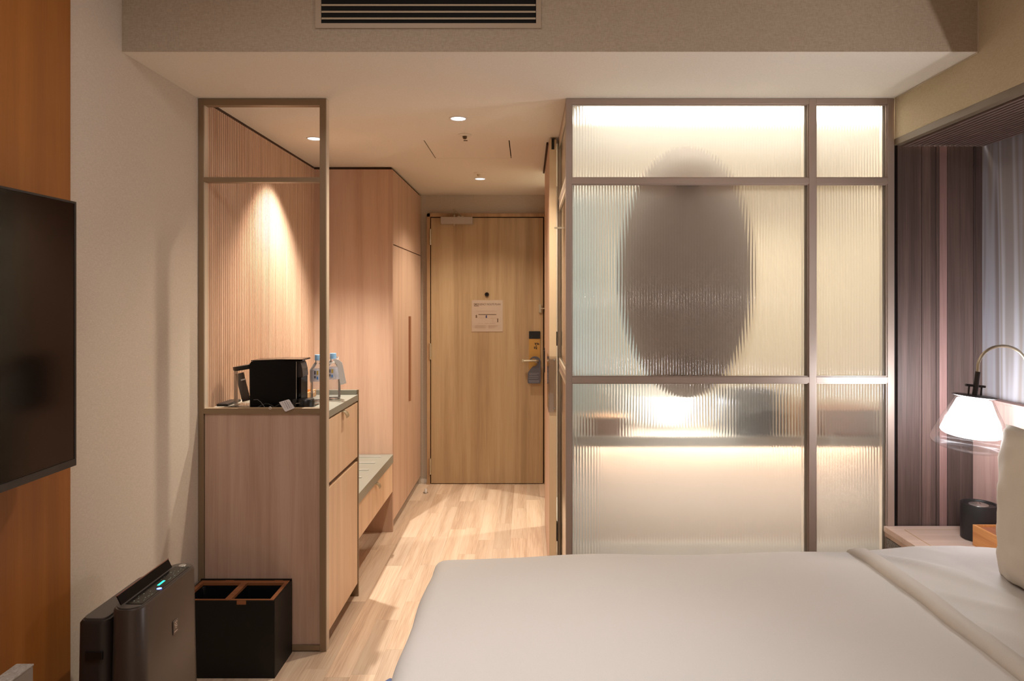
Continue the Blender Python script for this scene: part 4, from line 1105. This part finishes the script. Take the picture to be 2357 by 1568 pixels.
obj('card', prism([TM(p) for p in tgp], 'y', 2.8065, 2.8072), mat('tag card', srgb(214, 210, 212), 0.5), tg)
tb = new_bm()
random.seed(3)
Dv = Vector((-8.0, 3.0)); 
for r_ in range(5):
    for s_i in range(5):
        if (r_, s_i) in ((0, 4), (3, 0), (4, 1)): continue
        c0 = Vector((650+r_*4.4, 926.5-r_*1.3))+Vector((1.7, 3.3))*s_i
        w_ = 1.0 if r_ in (1, 2) else 0.5
        poly = [c0, c0+Vector((w_*1.4, -w_*0.5)), c0+Vector((w_*1.4+1.2, -w_*0.5+2.3)), c0+Vector((1.2, 2.3))]
        A = [tb.verts.new((TM(p)[0], 2.8063, TM(p)[1])) for p in poly]; tb.faces.new(A)
obj('print', tb, mat('tag print', srgb(120, 114, 122), 0.6), tg, recalc=False)
obj('ring', lathe([(0.004, -0.001), (0.006, 0), (0.004, 0.001)], (u(641.5), 2.8078, vz(931)), 16, Mx), M_WHITE, tg, smooth=True)
# remote on a small grey pad at left
rmt = thing('remote_control', 'flat black remote lying on a grey slip at the counter left end', 'remote', (-1.27, 3.02, CTZ))
obj('body', box(-1.332, -1.285, 2.92, 3.06, CTZ+0.008, CTZ+0.018, 0.003), M_BLACK, rmt)
gl_ = thing('grey_slip', 'pale grey wooden slip tray on the counter left end', 'tray', (-1.28, 3.02, CTZ))
obj('board', box(-1.337, -1.277, 2.90, 3.12, T0, T0+0.007, 0.001), mat('grey slip', srgb(176, 164, 146), 0.5), gl_)
# wooden tray behind
wt = thing('bamboo_tray', 'small bamboo tray behind the coffee machine near the bottles', 'tray', (-1.12, 3.2, CTZ))
M_BAM = wood('bamboo', srgb(190, 138, 84), srgb(212, 160, 102), srgb(224, 176, 118), 'y', scale=3)
wx0, wx1, wy0, wy1 = -1.19, -1.020, 3.06, 3.29
obj('base', box(wx0, wx1, wy0, wy1, T0, T0+0.005), M_BAM, wt)
obj('side', box(wx0, wx0+0.006, wy0, wy1, T0+0.0055, T0+0.032), M_BAM, wt); obj('side', box(wx1-0.006, wx1, wy0, wy1, T0+0.0055, T0+0.032), M_BAM, wt)
obj('side', box(wx0+0.006, wx1-0.006, wy1-0.006, wy1, T0+0.0055, T0+0.032), M_BAM, wt); obj('side', box(wx0+0.006, wx1-0.006, wy0, wy0+0.006, T0+0.0055, T0+0.032), M_BAM, wt)

def bottle(x, y, label, ang=0.0):
    t = thing('water_bottle', label, 'bottle', (x, y, CTZ), 'plastic water bottles on the minibar')
    c_ = (x, y, T0)
    H = 0.200
    prof = [(0, 0.004), (0.012, 0.002), (0.026, 0.001), (0.031, 0.005), (0.0315, 0.02), (0.030, 0.03), (0.0315, 0.04), (0.0305, 0.085), (0.0325, 0.092), (0.0325, 0.142), (0.030, 0.150), (0.018, 0.172), (0.0125, 0.180), (0.0125, 0.190)]
    prof = [(r_*1.09 if r_ > 0.013 else r_, z_) for r_, z_ in prof]
    obj('body', lathe(prof, c_, 32), M_PET, t, smooth=True, angle=50)
    obj('label_sleeve', lathe([(0.0357, 0.094), (0.0359, 0.096), (0.0359, 0.144), (0.0342, 0.149)], c_, 32), clear('bottle label film', (0.86, 0.88, 0.92, 1), gl=1.0, body=srgb(196, 204, 220), bodyf=0.55), t, smooth=True)
    obj('cap', lathe([(0, 0.213), (0.0135, 0.213), (0.0145, 0.211), (0.0150, 0.192), (0.0150, 0.188), (0.0, 0.188)], c_, 24), mat('light blue cap', srgb(140, 186, 226), 0.4), t, smooth=True)
    def patch(name, a0, a1, z0, z1, col):
        bm = new_bm(); R = 0.0363; n_ = 5; prev = None
        for k in range(n_+1):
            a = math.radians(a0+(a1-a0)*k/n_)
            p = (x+R*math.sin(a), y-R*math.cos(a))
            q = (bm.verts.new((p[0], p[1], T0+z0)), bm.verts.new((p[0], p[1], T0+z1)))
            if prev: bm.faces.new((prev[0], q[0], q[1], prev[1]))
            prev = q
        return obj(name, bm, col, t, recalc=False)
    dk = mat('label dark print', srgb(98, 94, 104), 0.5); go = mat('label gold print', srgb(190, 160, 70), 0.5); bl = mat('label blue print', srgb(70, 130, 200), 0.5)
    patch('label_print', ang-13, ang+0, 0.126, 0.142, dk); patch('label_print', ang-13, ang+0, 0.109, 0.120, dk)
    patch('label_emblem', ang+5, ang+18, 0.124, 0.143, go); patch('label_emblem', ang+6, ang+16, 0.104, 0.116, bl)
    return t
bottle(-0.910, 3.19, 'water bottle wearing a white paper neck tag, right of the frame post', -2)
bottle(-0.956, 3.11, 'water bottle half hidden behind the bronze frame post', 2)
nt_ = thing('neck_tag', 'white paper tag looped around the right water bottle neck', 'tag', (-0.90, 3.17, CTZ+0.17))
KN = K(3.15)
TN = lambda p: ((p[0]-1215)/KN, CAMZ-(p[1]-690)/KN)
ngp = [(767, 829), (772, 826), (779, 828), (788, 835), (797.5, 882), (784, 886.5), (779, 858), (776, 840)]
obj('card', prism([TN(p) for p in ngp], 'y', 3.148, 3.149), mat('paper', srgb(240, 238, 236), 0.6), nt_)
lpts = []
for k in range(25):
    a = 2*PI*k/24; lpts.append((-0.908+0.022*math.cos(a), 3.19+0.036*math.sin(a), CTZ+0.181+0.006*math.cos(a*1.0)+0.010*math.sin(a)))
bm = new_bm()
prev = None
for p in lpts:
    q = (bm.verts.new((p[0], p[1], p[2]-0.0035)), bm.verts.new((p[0], p[1], p[2]+0.0035)))
    if prev: bm.faces.new((prev[0], q[0], q[1], prev[1]))
    prev = q
lo_ = obj('loop', bm, mat('paper loop', srgb(238, 236, 234), 0.6), nt_, recalc=False)
md = lo_.modifiers.new('thickness', 'SOLIDIFY'); md.thickness = 0.0006
